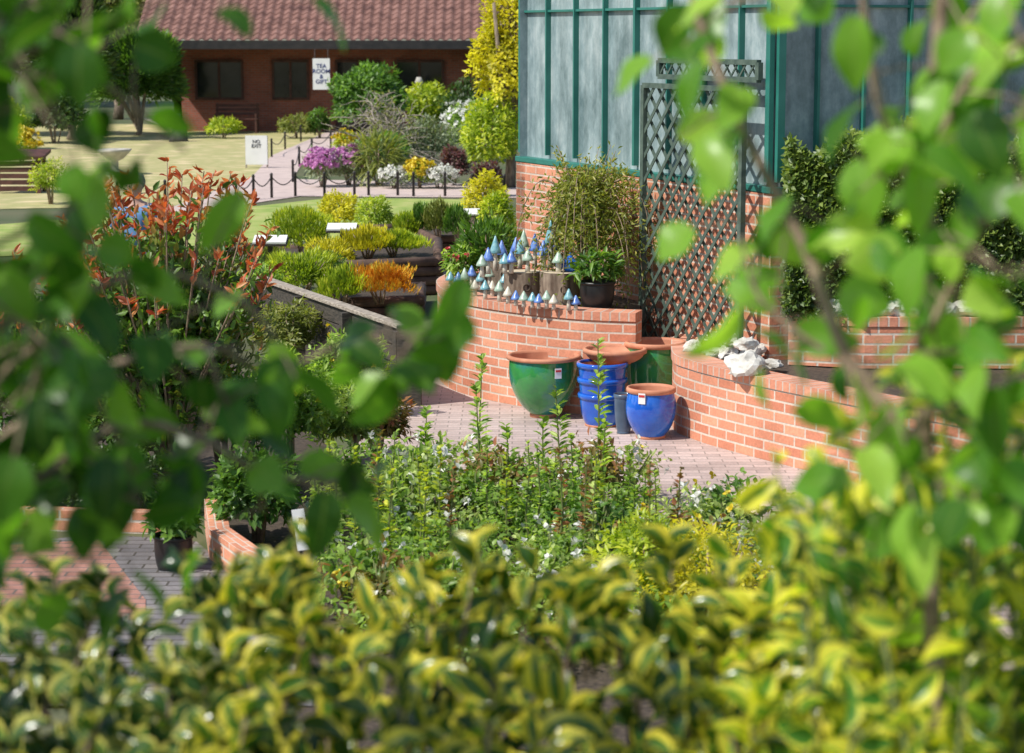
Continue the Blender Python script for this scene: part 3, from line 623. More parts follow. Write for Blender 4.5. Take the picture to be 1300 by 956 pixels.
photinia(Vector((-3.1,14.6,0)),1.1,1.6,'shorter red tipped photinia at the left edge of the picture',2600,shoots=25)
for i,(x0,x1,yt,yb,m,lb,lw) in enumerate((
 (-40,120,430,630,'l_green','broad leaved green shrub at far left behind hanging leaves',.5),
 (90,240,470,630,'l_green','dark green bushy shrub below the red photinia',.5),
 (220,350,470,610,'l_green','mid green shrub below the right side of red photinia',.45),
 (310,430,460,600,'l_rose','light green shrub in front of the timber planter',.4),
 (400,500,490,590,'l_roselight','pale green leafy perennial at the foot of the timber planter end',.4),
 (-60,60,330,560,'l_dark','dark evergreen shrub at the left margin',.5),
 (40,90,205,260,'l_yelgreen','small lime green conifer at the left edge of the lawn',.3),
 (330,410,385,470,'l_olive','olive green perennial against the dark timber boards',.35),
 (400,490,425,530,'l_rose','leafy perennial covering the middle of the timber boards',.4),
 (440,520,500,580,'l_bronze','bronze leaved perennial near the timber planter end',.4),
 (300,360,340,430,'l_rose','leafy green shrub at the far end of the timber planter',.4))):
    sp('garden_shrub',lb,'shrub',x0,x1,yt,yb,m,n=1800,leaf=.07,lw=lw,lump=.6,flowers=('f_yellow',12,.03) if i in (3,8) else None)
# ---------- rose bed
def rose_proto(i):
    return shrub('rose_bush','x','rose bush',(0,0,0),.85,.52,['l_rose','l_roselight','l_green','l_rose','l_bronze'][i],n=400,leaf=.055,lw=.55,T=T6,group='rose bushes in the bed',lump=.7,stem='stemgreen',
      flowers=[('f_white',6,.045),('f_white',11,.045),('f_yellow',10,.03),('f_white',2,.045),('f_yellow',6,.03)][i])
protos=[rose_proto(i) for i in range(5)]
used=set(); pos=[]
for Y in (13.9,13.5,13.1,12.7,12.3,11.9,11.5,11.1,10.7,10.3):
    for x in np.arange(-1.5,1.4,.38):
        x=x+random.uniform(-.15,.15)
        if Y>13.2 and x>.8: continue
        if x<-1.1: continue
        pos.append((x,Y+random.uniform(-.18,.18)))
lbs={0:'green rose bush carrying some white blooms in the bed beside the path',1:'pale leaved rose bush thick with white blooms in the bed',2:'leafy bush with tiny yellow flowers in the bed beside the path',3:'green rose bush nearly without blooms in the bed beside the path',4:'bronze leaved low bush in the bed beside the path'}
for x,Y in pos:
    i=random.choice((0,1,1,2,3,3,4)); sc=random.uniform(.6,1.0)
    if i not in used: o=protos[i]; used.add(i); o.location=(x,Y,0); o['label']=lbs[i]
    else: o=dup(protos[i],(x,Y,0),random.random()*6,(sc,sc,sc*random.uniform(.75,1.2)),lbs[i])
def tall(px,pyt,D,label,w=.10,m='l_rose',group='tall perennials in the bed'):
    p=at(px,pyt,D); t=thing('tall_perennial',label,'plant',(p.x,D,0),group); h=p.z; lx=random.uniform(-.05,.05)
    mb=MB(); mb.tube([(0,0,0),(lx,0,h*.5),(lx*.5,0,h)],[.008,.006,.003],5)
    P=[];A=[]
    for i in range(44):
        f=rng.random()**.8; a=rng.random()*6.28; P.append((lx*math.sin(PI*min(1,f))*.9+lx*.4*f,0,h*(.25+.75*f))); A.append((math.cos(a),math.sin(a),.2+.6*f))
    P=np.array(P);A=np.array(A); leaves('foliage',P,A,np.array([0,0,1.])+rng.normal(size=P.shape)*.3,w*(1.1-.7*P[:,2]/h),.028,T6,m,t)
    mb.build('stem','stemgreen',t)
for i,(x,y,D) in enumerate(((616,455,13.9),(600,490,13.7),(700,490,13.8),(757,430,13.8),(690,530,13.4),(772,530,13.3),(545,520,13.9),(640,540,13.5))):
    tall(x,y,D,['tall leafy perennial stem in front of the brick path, first of the left pair','shorter leafy stem beside the tall one near the brick path','upright leafy stem below the large green pot','tallest leafy stem in the bed, below the blue pots','short leafy stem left of centre among the roses','short leafy stem at the right among the roses','leafy stem near the timber planter end','leafy stem in the middle of the rose bed'][i],w=.14)
for i in range(38):
    x=random.uniform(380,900); tall(x,random.uniform(545,600)+(30 if x>800 else 0),random.uniform(11.3,13.5),'thin leafy stem rising above the rose bushes in the bed',m=random.choice(('l_rose','l_roselight','l_bronze','l_yelgreen')),w=.08,group='thin stems above the rose bushes')
sp('spurge_clump','lime green low bush at the right of the bed','bush',760,900,655,800,'l_yelgreen',n=2400,leaf=.05,lw=.4)
sp('spurge_clump','yellow leaved low plant at the far right of the bed','bush',800,990,670,830,'l_yellow',n=1800,leaf=.05,lw=.4,lump=.6)
# ---------- lower left edging, pot, tag
e1=[gp(-60,672),gp(60,674),gp(150,677),gp(205,678)]
t=thing('brick_edging','low red brick edging at the left of the paved corner','edging',(e1[1].x,e1[1].y,0)); mb=MB(); wall_strip(mb,e1,0,.13,.11,1); mb.build('brick_course','brick',t,True)
e2=[gp(260,672),gp(266,712),gp(300,738),(gp(352,765))]
t=thing('brick_edging','angled low red brick edging beside the black plastic pot','edging',(e2[1].x,e2[1].y,0)); mb=MB(); wall_strip(mb,e2,0,.19,.12,1); mb.build('brick_course','brick',t,True)
pot('black plastic pot standing on grey paving at lower left',221,724,.115,.21,'black_plastic',br=.78,foot=False,rimmat='same',name='nursery_pot')
g=gp(221,724); shrub('potted_plant','small green plant growing in the black pot on the paving','plant',(g.x,g.y,.18),.32,.2,'l_green',n=240,leaf=.07,lw=.45,T=T6)
g=at(382,672,10.8); t=thing('plant_tag','white plant tag with a dark numeral at the front of the bed','sign',(g.x,g.y,0))
mb=MB(); mb.box((0,0,g.z/2),(.012,.012,g.z)); mb.build('stake','wood_dark',t)
mb=MB(); mb.box((0,-.01,g.z),(.062,.006,.21),mat=Matrix.Rotation(R(-8),3,'Y')); mb.build('card','white',t)
text('5',.06,'blueink',t,(0,-.016,g.z+.04),(R(90),0,0))
sp('dark_shrub','dark green shrub behind the low brick edging','shrub',-60,80,570,655,'l_dark',n=1500,leaf=.07,lw=.5)
sp('dark_shrub','dark green shrub above the black pot on the paving','shrub',70,200,570,658,'l_dark',n=1500,leaf=.07,lw=.5)
sp('dark_shrub','leafy shrub right of the black pot behind angled edging','shrub',275,380,570,690,'l_green',n=1500,leaf=.07,lw=.5)
# ---------- tea room
D0=68.0
def bx(px): return (px-650)/F*D0
xl,xr=bx(185),bx(760)
tr=thing('tea_room','long low brick tea room with brown tiled roof and deep eaves','building',(xl,D0,0))
mb=MB()
wl=[Vector((xl+.6,D0+2.2,0)),Vector((xr,D0+2.2,0)),Vector((xr,D0+10,0)),Vector((xl+.6,D0+10,0)),Vector((xl+.6,D0+2.2,0))]
wall_strip(mb,wl,0,2.75,.25,1); mb.build('wall','brick_dark',tr,True)
mb=MB(); rows=16; z0=2.86; slope=.52
for i in range(rows):
    y0=D0-.1+i*.30; zz=z0+i*.30*slope
    nx=int((xr-xl)/.05)
    vs=[];fs=[]
    for j in range(nx+1):
        x=xl-.2+j*.05; rip=.035*math.sin(2*PI*x/.28); vs+= [(x,y0,zz+.045+rip),(x,y0,zz+rip),(x,y0+.36,zz+.36*slope+rip)]
    for j in range(nx): a=j*3; fs+=[(a,a+3,a+4,a+1),(a,a+2,a+5,a+3)]
    mb.add(vs,fs)
mb.build('roof','roof',tr,True,smooth=False)
mb=MB(); mb.box(((xl+xr)/2,D0-.16,2.72),(xr-xl+.5,.12,.26)); mb.build('gutter','fascia',tr,True)
mb=MB(); mb.box(((xl+xr)/2,D0+1.1,2.70),(xr-xl+.3,2.3,.05)); mb.build('soffit','fascia',tr,True)
for (x0,x1,zb,zt_,nme) in ((422,478,0,2.2,'door'),(240,300,1.0,2.2,'window'),(500,560,1.0,2.2,'window'),(340,385,1.0,2.2,'window')):
    a_,b_=bx(x0),bx(x1); mb=MB(); mb.box(((a_+b_)/2,D0+2.16,(zb+zt_)/2),(b_-a_,.06,zt_-zb)); w_=mb.build(nme,'dark_glass',tr,True)
    fr=MB()
    for xx in (a_,(a_+b_)/2,b_): fr.box((xx,D0+2.12,(zb+zt_)/2),(.07,.06,zt_-zb))
    for zz in (zb+.03,zt_): fr.box(((a_+b_)/2,D0+2.11,zz),(b_-a_+.07,.05,.07))
    f_=fr.build('frame','brownwood',w_); f_.data.transform(Matrix.Translation(-Vector(tr.location)))
p=at(408,94,D0-.3); sg=thing('tea_room_sign','white hanging sign with dark TEA ROOM & GIFT lettering','sign',(p.x,p.y,p.z))
mb=MB(); mb.box((0,0,0),(.52,.03,.94)); mb.build('board','white',sg)
text('TEA\nROOM\n&\nGIFT',.175,'blueink',sg,(0,-.02,.0),(R(90),0,0))
for s in (-.2,.2):
    mb=MB(); mb.tube([(s,0,.46),(s,.1,2.62-p.z)],.01,5); mb.build('hanger','fascia',sg)
g=gp(333,158); b_=thing('garden_bench','dark wooden slatted bench against the tea room wall','bench',(g.x,D0+.6,0))
mb=MB()
for i in range(4): mb.box((0,-.2+i*.13,.45),(1.35,.09,.03))
mb.build('seat','brownwood',b_)
mb=MB()
for i in range(3): mb.box((0,.27,.6+i*.13),(1.35,.03,.08))
mb.build('backrest','brownwood',b_)
for sx in (-.62,.62):
    for y,hh in ((-.22,.62),(.26,.92)):
        mb=MB(); mb.box((sx,y,hh/2),(.06,.06,hh)); mb.build('leg','brownwood',b_)
st=thing('stone_bust','pale stone bust on a plinth in front of the tea room','statue',((533-650)/F*67,67,-.1))
mb=MB(); mb.lathe([(0,0),(.22,0),(.22,.08),(.16,.12),(.15,1.1),(.2,1.15),(.2,1.2),(0,1.2)],n=16); mb.build('plinth','stone',st)
mb=MB(); v=[(-.02,0,1.2),(0,0,1.35),(0,0,1.5),(0,0,1.6),(0,-.01,1.72),(0,0,1.86)]; mb.tube(v,[.16,.22,.20,.08,.13,.07],14)
mb.tube([(-.27,0,1.42),(0,0,1.47),(.27,0,1.42)],[.08,.12,.08],10); mb.tube([(0,-.1,1.74),(0,-.15,1.70)],[.02,.02],6); mb.build('bust','stone',st,smooth=True)
g=gp(326,214); sg=thing('notice_board','white freestanding NO EXIT notice board on the lawn edge','sign',g)
mb=MB(); mb.box((0,0,.42),(.5,.03,.66)); mb.build('panel','white',sg)
for s in (-.24,.24):
    mb=MB(); mb.box((s,.03,.35),(.035,.035,.78)); mb.build('leg','wood_grey',sg)
text('NO\nEXIT',.11,'ink',sg,(0,-.02,.56),(R(90),0,0))
g=gp(146,222); bb=thing('stone_urn','wide pale stone urn on a foot standing on the lawn','urn',g)
mb=MB(); mb.lathe([(0,0),(.2,0),(.2,.06),(.08,.12),(.08,.3),(.2,.36),(.34,.5),(.38,.56),(.33,.56),(.1,.42),(0,.4)],n=22); mb.build('bowl','stone',bb,smooth=True)
g=gp(227,180); o=thing('garden_statue','small dark seated figure ornament on the lawn','statue',g)
mb=MB(); mb.tube([(0,0,0),(0,0,.1),(.02,0,.35),(0,0,.55),(-.03,-.02,.65),(-.03,-.03,.78)],[.28,.26,.22,.14,.08,.1],12); mb.tube([(.1,0,.45),(.2,-.1,.25),(.05,-.2,.2)],[.06,.05,.04]); mb.build('figure','darkstone',o,smooth=True)
g=gp(20,246); cf=thing('timber_shelter','dark brown slatted timber shelter at the left edge','shelter',g)
for sx in(-.45,.45):
    for sy in (0,.5):
        mb=MB(); mb.box((sx,sy,.35),(.08,.08,.7)); mb.build('post','brownwood',cf)
mb=MB()
for i in range(5): mb.box((0,-.02,.1+i*.12),(.95,.03,.09))
mb.build('slats','brownwood',cf)
mb=MB(); mb.box((0,.25,.74),(1.15,.75,.06),mat=Matrix.Rotation(R(8),3,'X')); mb.build('roof','brownwood',cf)
def posts(lst,group,desc):
    tops=[]; proto=None
    for x,y in lst:
        g=gp(x,y)
        if proto is None:
            proto=thing('chain_post','short dark post of the chain fence '+desc,'post',g,group)
            mb=MB(); mb.lathe([(0,0),(.026,0),(.026,.43),(.033,.44),(.02,.47),(0,.48)],n=8); mb.build('shaft','fascia',proto,smooth=True)
        else: dup(proto,g,0,1)
        tops.append(g+Vector((0,0,.4)))
    for a,b in zip(tops[:-1],tops[1:]):
        mb=MB(); mb.tube([a.lerp(b,t/8)-Vector((0,0,.16*math.sin(PI*t/8))) for t in range(9)],.011,5); o=mb.build('chain','fascia'); tag(o,'sagging dark chain between posts '+desc,'chain',group.replace('posts','chains'))
posts([(95,268),(150,264),(210,262),(255,260),(300,258),(322,254),(345,252),(375,250),(412,250),(450,249),(468,249),(505,249),(525,250),(565,250),(600,252),(640,254)],'chain fence posts along the lower path','along the lower path')
posts([(372,232),(380,212),(396,200),(420,188),(436,178),(448,170)],'chain fence posts along the right side of the upper path','on the right of the upper path')
posts([(345,200),(362,190),(382,180),(400,172)],'chain fence posts along the left side of the upper path','on the left of the upper path')
# ---------- far vegetation
FV=[('round_bush','round dark green bush in front of the tea room door','bush',418,522,92,178,'l_green',5200,.16,.5,'leaf',None),
('grey_bush','grey green bush beside the twisted tree','bush',505,578,155,212,'l_grey',1900,.12,.35,'leaf',None),
('pink_rhododendron','pink purple flowering bush at the left of the far flower bed','bush',388,432,192,238,'l_grey',700,.1,.4,'leaf',('f_pink',240,.07)),
('pink_rhododendron','lilac flowered bush beside the spiky plant','bush',425,462,192,236,'l_grey',700,.1,.4,'leaf',('f_pink',160,.07)),
('spiky_phormium','spiky bronze leaved clump in the far flower bed','plant',458,505,180,236,'l_olive',400,.45,.08,'blade',None),
('yellow_flowers','bright yellow flowering mound in the far bed','flower clump',515,550,206,240,'l_yelgreen',700,.08,.4,'leaf',('f_yellow',160,.07)),
('white_flowers','white flowering mound at the front of the far bed','flower clump',483,520,216,240,'l_grey',500,.07,.4,'leaf',('f_white',150,.06)),
('white_flowers','white flowering mound right of the yellow flowers','flower clump',535,580,214,240,'l_grey',500,.07,.4,'leaf',('f_white',190,.06)),
('purple_bush','dark purple leaved bush right of the far bed','bush',560,596,192,236,'l_purple',900,.1,.5,'leaf',None),
('purple_bush','low purple bush near the variegated bush','bush',598,640,212,250,'l_purple',900,.1,.5,'leaf',None),
('lime_shrub','light green open shrub below the golden tree','shrub',590,655,130,240,'l_yelgreen',3000,.12,.4,'leaf',None),
('pale_flower_shrub','shrub with cream flower plumes behind the far bed','shrub',565,640,135,205,'l_rose',2200,.12,.4,'leaf',('f_white',120,.09)),
('green_bush','green bush hiding the plinth of the stone bust','bush',515,570,112,174,'l_yelgreen',2400,.14,.5,'leaf',None),
('dark_bush','dark shrub below the tea room wall at the right','bush',560,625,110,176,'l_dark',1900,.14,.5,'leaf',None),
('green_bush','low green bush on the slope behind the spiky clump','bush',455,520,175,220,'l_green',1900,.12,.4,'leaf',None),
('yellow_flowers','yellow flowering bush on the slope by upper path','flower clump',425,455,170,202,'l_yelgreen',600,.1,.4,'leaf',('f_yellow',80,.08)),
('yellow_flowers','yellow flowering mound under the left conifers','flower clump',5,48,168,206,'l_yelgreen',700,.12,.4,'leaf',('f_yellow',120,.1)),
('green_bush','lime green mound left of the tea room','bush',-15,40,135,190,'l_yelgreen',1800,.15,.5,'leaf',None),
('green_bush','dark green mound under the corner conifer','bush',30,110,120,182,'l_dark',2600,.15,.5,'leaf',None),
('green_bush','low green bush along tea room wall left of the bench','bush',262,305,152,176,'l_yelgreen',900,.12,.4,'leaf',None),
('green_bush','low green bush along tea room wall right of the bench','bush',355,400,149,176,'l_olive',900,.12,.4,'leaf',None),
('green_bush','low mid green bush beside the upper path','bush',392,420,142,176,'l_green',900,.12,.4,'leaf',None)]
for nme,lb,cat,x0,x1,yt,yb,m,n,lf,lw,sty,fl in FV:
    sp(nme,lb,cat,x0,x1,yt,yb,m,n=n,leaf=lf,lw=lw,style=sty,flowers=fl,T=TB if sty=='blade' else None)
def tree(name,label,x0,x1,yt,yb,m,n,leaf,lw=.5,style='leaf',trunk=.25,top=.0,D=None,lump=.45):
    g=gp((x0+x1)/2,yb) if D is None else Vector((((x0+x1)/2-650)/F*D,D,0)); s=F/g.y
    zt=at(0,yt,g.y).z; shrub(name,label,'tree',g,(x1-x0)/s*1.1,zt,m,n=n,leaf=leaf,lw=lw,style=style,trunk=zt*trunk,stem='bark',top=top,lump=lump,K=26)
tree('golden_tree','tall golden yellow tree beside the greenhouse',600,694,-60,235,'l_yellow',5200,.14,.45,trunk=.15,D=44,lump=.6)
tree('conifer_tree','dark spreading conifer left of the tea room',110,240,25,172,'l_green',9000,.24,.3,'spiky',.05,.25)
tree('conifer_tree','green conifer tree at the upper left corner',30,150,-40,178,'l_dark',9000,.26,.3,'spiky',.05,.25)
tree('broadleaf_tree','broad green tree at the far upper left',-80,70,-60,172,'l_green',8000,.24,.5,trunk=.08)
tree('broadleaf_tree','green tree rising behind the left roof end',90,215,-120,150,'l_olive',7000,.3,.5,D=80,trunk=.08)
tree('broadleaf_tree','big tree behind the tea room roof',-160,110,-200,150,'l_dark',10000,.4,.5,D=95,trunk=.08)
# twisted tree
g=gp(487,212); tt=thing('twisted_tree','small twisted tree with pale bare branches in the far bed','tree',g)
mb=MB(); rd=random.Random(3)
def grow(p,d,r,lv):
    pts=[p]; rs=[r]; q=p.copy(); dd=d.copy()
    for i in range(5):
        dd=(dd+Vector((rd.uniform(-.6,.6),rd.uniform(-.6,.6),rd.uniform(-.35,.22)))).normalized(); q=q+dd*(.14 if lv else .12)*(1 if lv<3 else .65); pts.append(q.copy()); rs.append(r*(1-.12*(i+1)))
        if lv<4 and i>=1 and rd.random()<.75: grow(q.copy(),(dd+Vector((rd.uniform(-1,1),rd.uniform(-1,1),rd.uniform(-.3,.45)))).normalized(),r*.62,lv+1)
    mb.tube(pts,rs,5)
for k_ in range(4):
    a_=k_*1.57; grow(Vector((0,0,0)),Vector((math.cos(a_)*.8,math.sin(a_)*.5,1)).normalized(),.07,0)
mb.build('branches','paletwig',tt,smooth=True)
zz=np.array(mb.v)[::19][:1500]; zz=zz[zz[:,2]>.5]
leaves('foliage',zz,rng.normal(size=zz.shape),rng.normal(size=zz.shape),.09,.06,T4,'l_olive',tt)
# ---------- person
pp=Vector(((172-650)/F*21.8,21.8,0)); pe=thing('person','person with short grey hair and blue top standing behind red shrub','person',pp)
def mkskin(name,vs,es,rs,mat,sub=2):
    me=bpy.data.meshes.new(name); me.from_pydata(vs,es,[]); me.materials.append(M[mat]); o=bpy.data.objects.new(name,me); COL.objects.link(o); o.parent=pe
    md=o.modifiers.new('s','SKIN')
    if not me.skin_vertices:
        bpy.context.view_layer.objects.active=o
        for ob in bpy.context.selected_objects: ob.select_set(False)
        o.select_set(True); bpy.ops.mesh.customdata_skin_add()
    sv=me.skin_vertices[0].data
    for i,r_ in enumerate(rs): sv[i].radius=(r_,r_)
    sv[0].use_root=True; md.use_smooth_shade=True
    s_=o.modifiers.new('u','SUBSURF'); s_.levels=sub; s_.render_levels=sub
    return o
bv=[(0,0,.92),(0,0,1.05),(0,0,1.2),(0,0,1.31),(0,-.01,1.38),(0,-.02,1.44),(0,-.03,1.52),(0,-.02,1.59),
 (.17,0,1.31),(.22,0,1.08),(.24,-.08,.86),(.245,-.12,.76),(-.17,0,1.31),(-.22,0,1.08),(-.24,-.08,.86),(-.245,-.12,.76),
 (.09,0,.85),(.1,-.02,.48),(.1,0,.09),(.1,-.14,.04),(-.09,0,.85),(-.1,-.02,.48),(-.1,0,.09),(-.1,-.14,.04)]
be=[(0,1),(1,2),(2,3),(3,4),(4,5),(5,6),(6,7),(3,8),(8,9),(9,10),(10,11),(3,12),(12,13),(13,14),(14,15),(0,16),(16,17),(17,18),(18,19),(0,20),(20,21),(21,22),(22,23)]
brs=[.13,.12,.13,.12,.055,.06,.095,.07,.06,.045,.032,.03,.06,.045,.032,.03,.085,.06,.042,.035,.085,.06,.042,.035]
mkskin('body',bv,be,brs,'skin')
mkskin('shirt',[(0,0,.90),(0,0,1.05),(0,0,1.2),(0,0,1.31),(.18,0,1.31),(.22,0,1.10),(-.18,0,1.31),(-.22,0,1.10)],[(0,1),(1,2),(2,3),(3,4),(4,5),(3,6),(6,7)],[.155,.15,.155,.135,.078,.066,.078,.066],'shirt')
mkskin('trousers',[(0,0,.92),(.09,0,.85),(.1,-.02,.48),(.1,0,.12),(-.09,0,.85),(-.1,-.02,.48),(-.1,0,.12)],[(0,1),(1,2),(2,3),(0,4),(4,5),(5,6)],[.145,.105,.078,.062,.105,.078,.062],'trousers')
mb=MB(); mb.lathe([(.07,-.06),(.095,-.02),(.098,.03),(.08,.08),(.04,.105),(0,.11)],n=20,wob=.05); o=mb.build('hair','hair',pe,smooth=True); o.location=(0,.015,1.56); o.rotation_euler=(R(-18),0,0)
for sx in (-.035,.035):
    mb=MB(); mb.lathe([(0,-.012),(.012,0),(0,.012)],n=8); o=mb.build('eye','ink',pe,smooth=True); o.location=(sx,-.105,1.535)
mb=MB(); mb.tube([(0,-.095,1.53),(0,-.125,1.50)],[.008,.014],6); mb.build('nose','skin',pe,smooth=True)
# ---------- foreground
def branch(pxs,Y0,Y1,r0,r1):
    k=len(pxs); pts=[at(x,y,Y0+(Y1-Y0)*i/(k-1)) for i,(x,y) in enumerate(pxs)]; cp=catmull(pts,6)
    return cp,[r0+(r1-r0)*i/(len(cp)-1) for i in range(len(cp))]
def leafy(name,label,cat,branches,mat,base,leaf=.07,per=2.2,T=T_round,wid=.8,twigm='twig',spread=.05,down=.7,cam_bias=.6,tpow=1.3):
    t=thing(name,label,cat,base); mb=MB(); P=[];A=[];Nn=[]
    for pxs,Y0,Y1,r0,r1,dens in branches:
        cp,rs=branch(pxs,Y0,Y1,r0,r1); mb.tube(cp,rs,7)
        for i in range(len(cp)-1):
            seg=(cp[i+1]-cp[i]); c=seg.length*dens*per*12; n=int(c)+(random.random()<c-int(c))
            for _ in range(n):
                s=cp[i].lerp(cp[i+1],random.random()); off=Vector(rng.normal(size=3)*spread); off.y*=1.6
                q=s+off
                if off.length>.02: mb.tube([s,s.lerp(q,.5)+Vector((0,0,.006)),q],[.002,.0016,.0012],4,False)
                P.append(q); A.append(Vector((rng.normal()*.7,rng.normal()*.5,-down+rng.normal()*.45))); Nn.append(Vector((-.25+rng.normal()*.75,-cam_bias+rng.normal()*.6,.6+rng.normal()*.5)))
    P=np.array(P);A=np.array(A);Nn=np.array(Nn)
    leaves('foliage',P,A,Nn,leaf*(.6+.65*rng.random(len(P))),leaf*wid*(.7+.4*rng.random(len(P))),T,mat,t,True,tint=rng.random(len(P))**tpow)
    mb.build('branches',twigm,t,True,smooth=True); return t
LB=[([(-160,400),(-60,150),(60,60),(150,120),(235,190)],2.7,2.9,.008,.003,1.0),
([(-160,500),(-30,330),(60,285),(120,240)],2.6,2.8,.006,.002,.8),
([(-160,600),(-20,430),(90,380),(200,345),(300,380),(345,420)],2.7,3.0,.008,.003,.9),
([(-160,700),(0,560),(130,470),(260,440),(340,470),(430,440)],2.8,3.1,.008,.003,.85),
([(430,440),(480,425),(570,430)],3.1,3.1,.003,.001,3.0),
([(-160,800),(20,640),(150,540),(260,560),(330,600),(400,610),(490,625)],2.7,3.0,.008,.003,.95),
([(-100,760),(0,640),(70,600),(180,640)],2.7,2.8,.005,.002,1.2),
([(-160,700),(-20,500),(80,430),(130,520),(170,600)],2.6,2.8,.006,.002,1.2),
([(-140,250),(0,40),(80,-20),(180,-30)],2.6,2.8,.006,.003,1.3),
([(260,440),(290,520),(320,580),(335,650)],2.9,3.0,.004,.002,.9),
([(-160,300),(-40,60),(40,110),(90,170)],2.5,2.7,.005,.002,1.4),
([(-160,200),(-60,0),(30,40),(110,30)],2.6,2.7,.005,.002,1.4),
([(90,-30),(200,-20),(330,-10)],2.8,2.8,.003,.002,.8),
([(-120,560),(-10,520),(60,540),(120,590)],2.7,2.8,.004,.002,1.1),
([(-120,420),(-20,380),(40,430),(50,500)],2.6,2.7,.004,.002,1.1),
([(-120,800),(-20,720),(80,700),(160,740)],2.7,2.8,.004,.002,1.3),
([(-60,640),(20,680),(60,740)],2.6,2.7,.004,.002,1.3)]
tr_=leafy('overhanging_tree','blurred green leafy branches hanging across the left foreground','tree',LB,'l_fgdark',(-.95,2.7,0),leaf=.078,per=2.5,tpow=1.2)
b_=at(-160,600,2.7); mb=MB()
mb.tube([(b_.x-.02,2.7,0),(b_.x-.03,2.72,1.2),(b_.x,2.7,b_.z),(b_.x+.02,2.7,3.6)],[.04,.035,.028,.02],10); mb.build('trunk','bark',tr_,True,smooth=True)
RB=[([(1190,1000),(1180,700),(1172,400),(1185,150),(1200,-60)],2.9,2.9,.013,.010,.45),
([(1160,560),(1080,460),(1020,310),(950,180),(900,60),(870,-30)],2.8,3.0,.010,.005,.95),
([(1180,300),(1120,150),(1100,40),(1090,-40)],2.8,2.9,.006,.003,1.2),
([(1185,200),(1230,100),(1290,60),(1340,20)],2.8,2.7,.006,.003,1.8),
([(1180,420),(1240,300),(1290,240),(1350,200)],2.8,2.7,.006,.003,2.0),
([(1100,480),(1010,420),(960,370),(940,300)],2.85,2.9,.005,.002,1.5),
([(1170,450),(1240,440),(1310,400)],2.8,2.7,.005,.002,2.0),
([(1185,90),(1240,10),(1280,-30)],2.8,2.8,.004,.002,1.7),
([(1250,330),(1290,350),(1330,300)],2.7,2.7,.003,.002,2.2),
([(1180,520),(1250,540),(1320,560)],2.7,2.7,.003,.002,2.2),
([(1250,160),(1290,150),(1340,130)],2.7,2.7,.003,.002,2.2),
([(1185,620),(1240,600),(1310,640)],2.7,2.7,.003,.002,1.8),
([(1170,560),(1100,570),(1050,540)],2.8,2.8,.003,.002,1.3),
([(860,-40),(920,0),(990,-10),(1060,-20)],2.9,2.9,.004,.002,1.2),
([(1180,250),(1130,230),(1080,190)],2.8,2.8,.003,.002,1.1)]
leafy('leafy_sapling','slender sapling with bright green leaves at the right foreground','tree',RB,'l_fgbright',(at(1190,760,2.9).x,2.9,0),leaf=.08,per=2.5,tpow=1.0)
RV=[]
for i in range(38):
    x=985+random.random()*370; yt=(400+random.random()*260) if x>1080 else (560+random.random()*150)
    RV.append(([(x+random.uniform(-30,50),1050),(x+random.uniform(-30,30),(1000+yt)/2),(x+random.uniform(-50,50),yt)],2.6+random.random()*.9,2.8+random.random()*.8,.0035,.0015,.75))
leafy('variegated_euonymus','yellow edged variegated shrub at the right foreground','shrub',RV,'l_varieg',(.75,3.0,0),leaf=.068,T=T_oval,wid=.55,spread=.035,down=-.5,cam_bias=.5,per=2.5,twigm='stemgreen',tpow=.85)
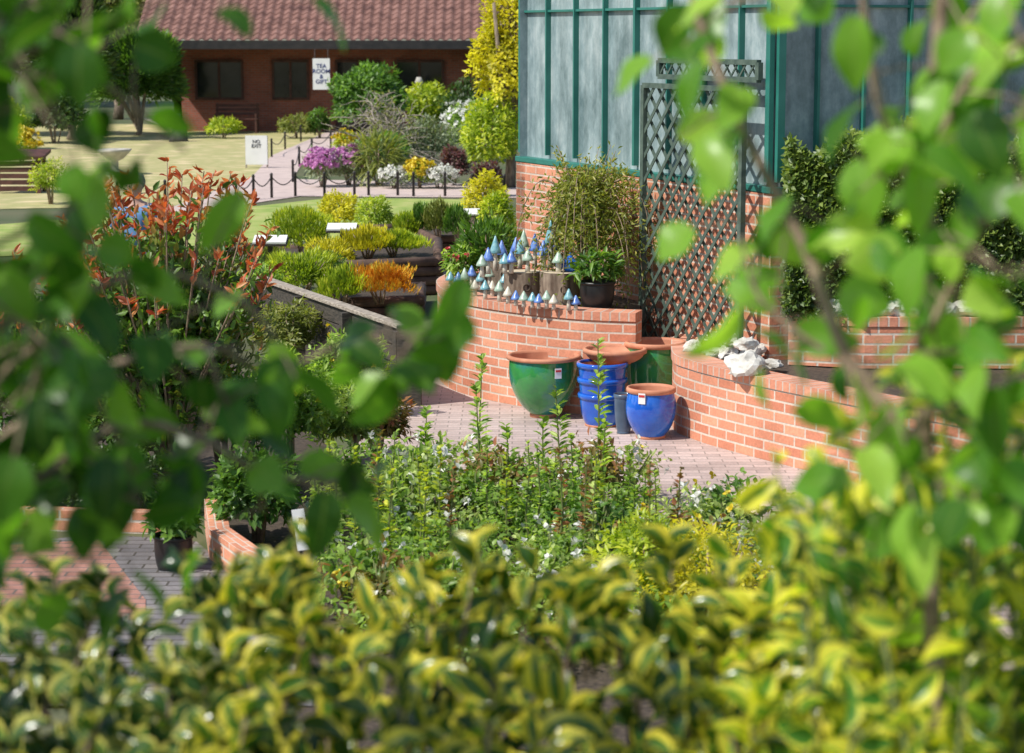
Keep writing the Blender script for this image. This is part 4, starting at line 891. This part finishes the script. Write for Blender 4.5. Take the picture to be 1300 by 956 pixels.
def hedge(name,label,x0,x1,y0,y1,ztop,n,mat,leaf,wid,base,thick=.42,amp=.035,T=T_oval,gap=-.08,seed=0,tb=.75):
    t=thing(name,label,'hedge',base)
    x=x0+(x1-x0)*rng.random(n); y=y0+(y1-y0)*rng.random(n)
    zt=ztop(x,y)+amp*(np.sin(x*11+y*5)+np.sin(x*27+1)*.7+np.sin(y*14)*.5)
    z=zt-thick*rng.random(n)**1.4+.02*rng.random(n); P=np.stack([x,y,z],1)
    nz=np.array([noise.noise(Vector(p)*7+Vector((seed,0,0))) for p in P]); keep=nz>gap
    P=P[keep]; zt=zt[keep]; z=z[keep]; nz=nz[keep]; n=len(P); rn=rng.normal(size=(n,3))
    tint=tb-(zt-z)/thick*.6+rng.normal(size=n)*.3  # deeper leaves get a darker tint, painting in the shade between sprigs
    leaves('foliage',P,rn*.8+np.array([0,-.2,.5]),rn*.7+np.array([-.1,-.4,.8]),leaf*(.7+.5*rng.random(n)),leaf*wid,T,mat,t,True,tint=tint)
    mb=MB()
    for i in range(14):
        xx=random.uniform(x0,x1); yy=random.uniform(y0,y1); zz=float(ztop(np.array([xx]),np.array([yy]))[0]); mb.tube([(xx,yy,0),(xx+.03,yy,zz*.5),(xx-.02,yy,zz-.1)],[.018,.012,.004],6)
    SP=[];SA=[]
    for i in range(int((x1-x0)*26)):
        xx=random.uniform(x0,x1); yy=random.uniform(y0,y1); zz=float(ztop(np.array([xx]),np.array([yy]))[0]); hh=random.uniform(.05,.15); lx=random.uniform(-.06,.06)
        mb.tube([(xx,yy,zz-.1),(xx+lx*.4,yy,zz),(xx+lx,yy,zz+hh)],[.004,.003,.0015],5)
        for j in range(9):
            f=random.random(); SP.append((xx+lx*f,yy,zz-.03+(hh+.03)*f)); a=random.random()*6.28; SA.append((math.cos(a),math.sin(a),.5+.5*f))
    mb.build('stem','twig',t,True,smooth=True)
    SP=np.array(SP);SA=np.array(SA); leaves('sprig_leaves',SP,SA,np.array([-.1,-.3,1.])+rng.normal(size=SP.shape)*.4,leaf*.95,leaf*wid*.95,T,mat,t,True,tint=.45+.5*rng.random(len(SP)))
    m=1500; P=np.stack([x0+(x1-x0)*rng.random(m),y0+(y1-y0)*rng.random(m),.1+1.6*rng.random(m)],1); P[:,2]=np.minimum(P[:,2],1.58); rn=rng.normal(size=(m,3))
    leaves('inner_foliage',P,rn,rn+np.array([0,0,.6]),.09,.05,T6,'l_dark',t,True,tint=rng.random(m)*.4)  # darkest leaf tones colour in the hedge's shaded interior
hedge('holly_hedge','yellow edged variegated hedge across the centre foreground',-.5,.7,3.0,4.0,lambda x,y:1.985+.02*np.sin(x*4),2300,'l_varieg2',.074,.5,(0,3.5,0),seed=3,gap=-.02,tb=.8)
hedge('holly_hedge','dark hedge with pale leaf edges at the lower left foreground',-1.35,-.38,3.1,4.2,lambda x,y:1.94+.02*(x+.9),2800,'l_silver',.064,.55,(-.9,3.7,0),seed=8,tb=.72)
hedge('euonymus_hedge','yellow green leafy hedge at the lower right foreground',.3,1.3,2.9,3.9,lambda x,y:1.97+.09*(x-.3),1900,'l_varieg',.074,.52,(.8,3.4,0),seed=15)
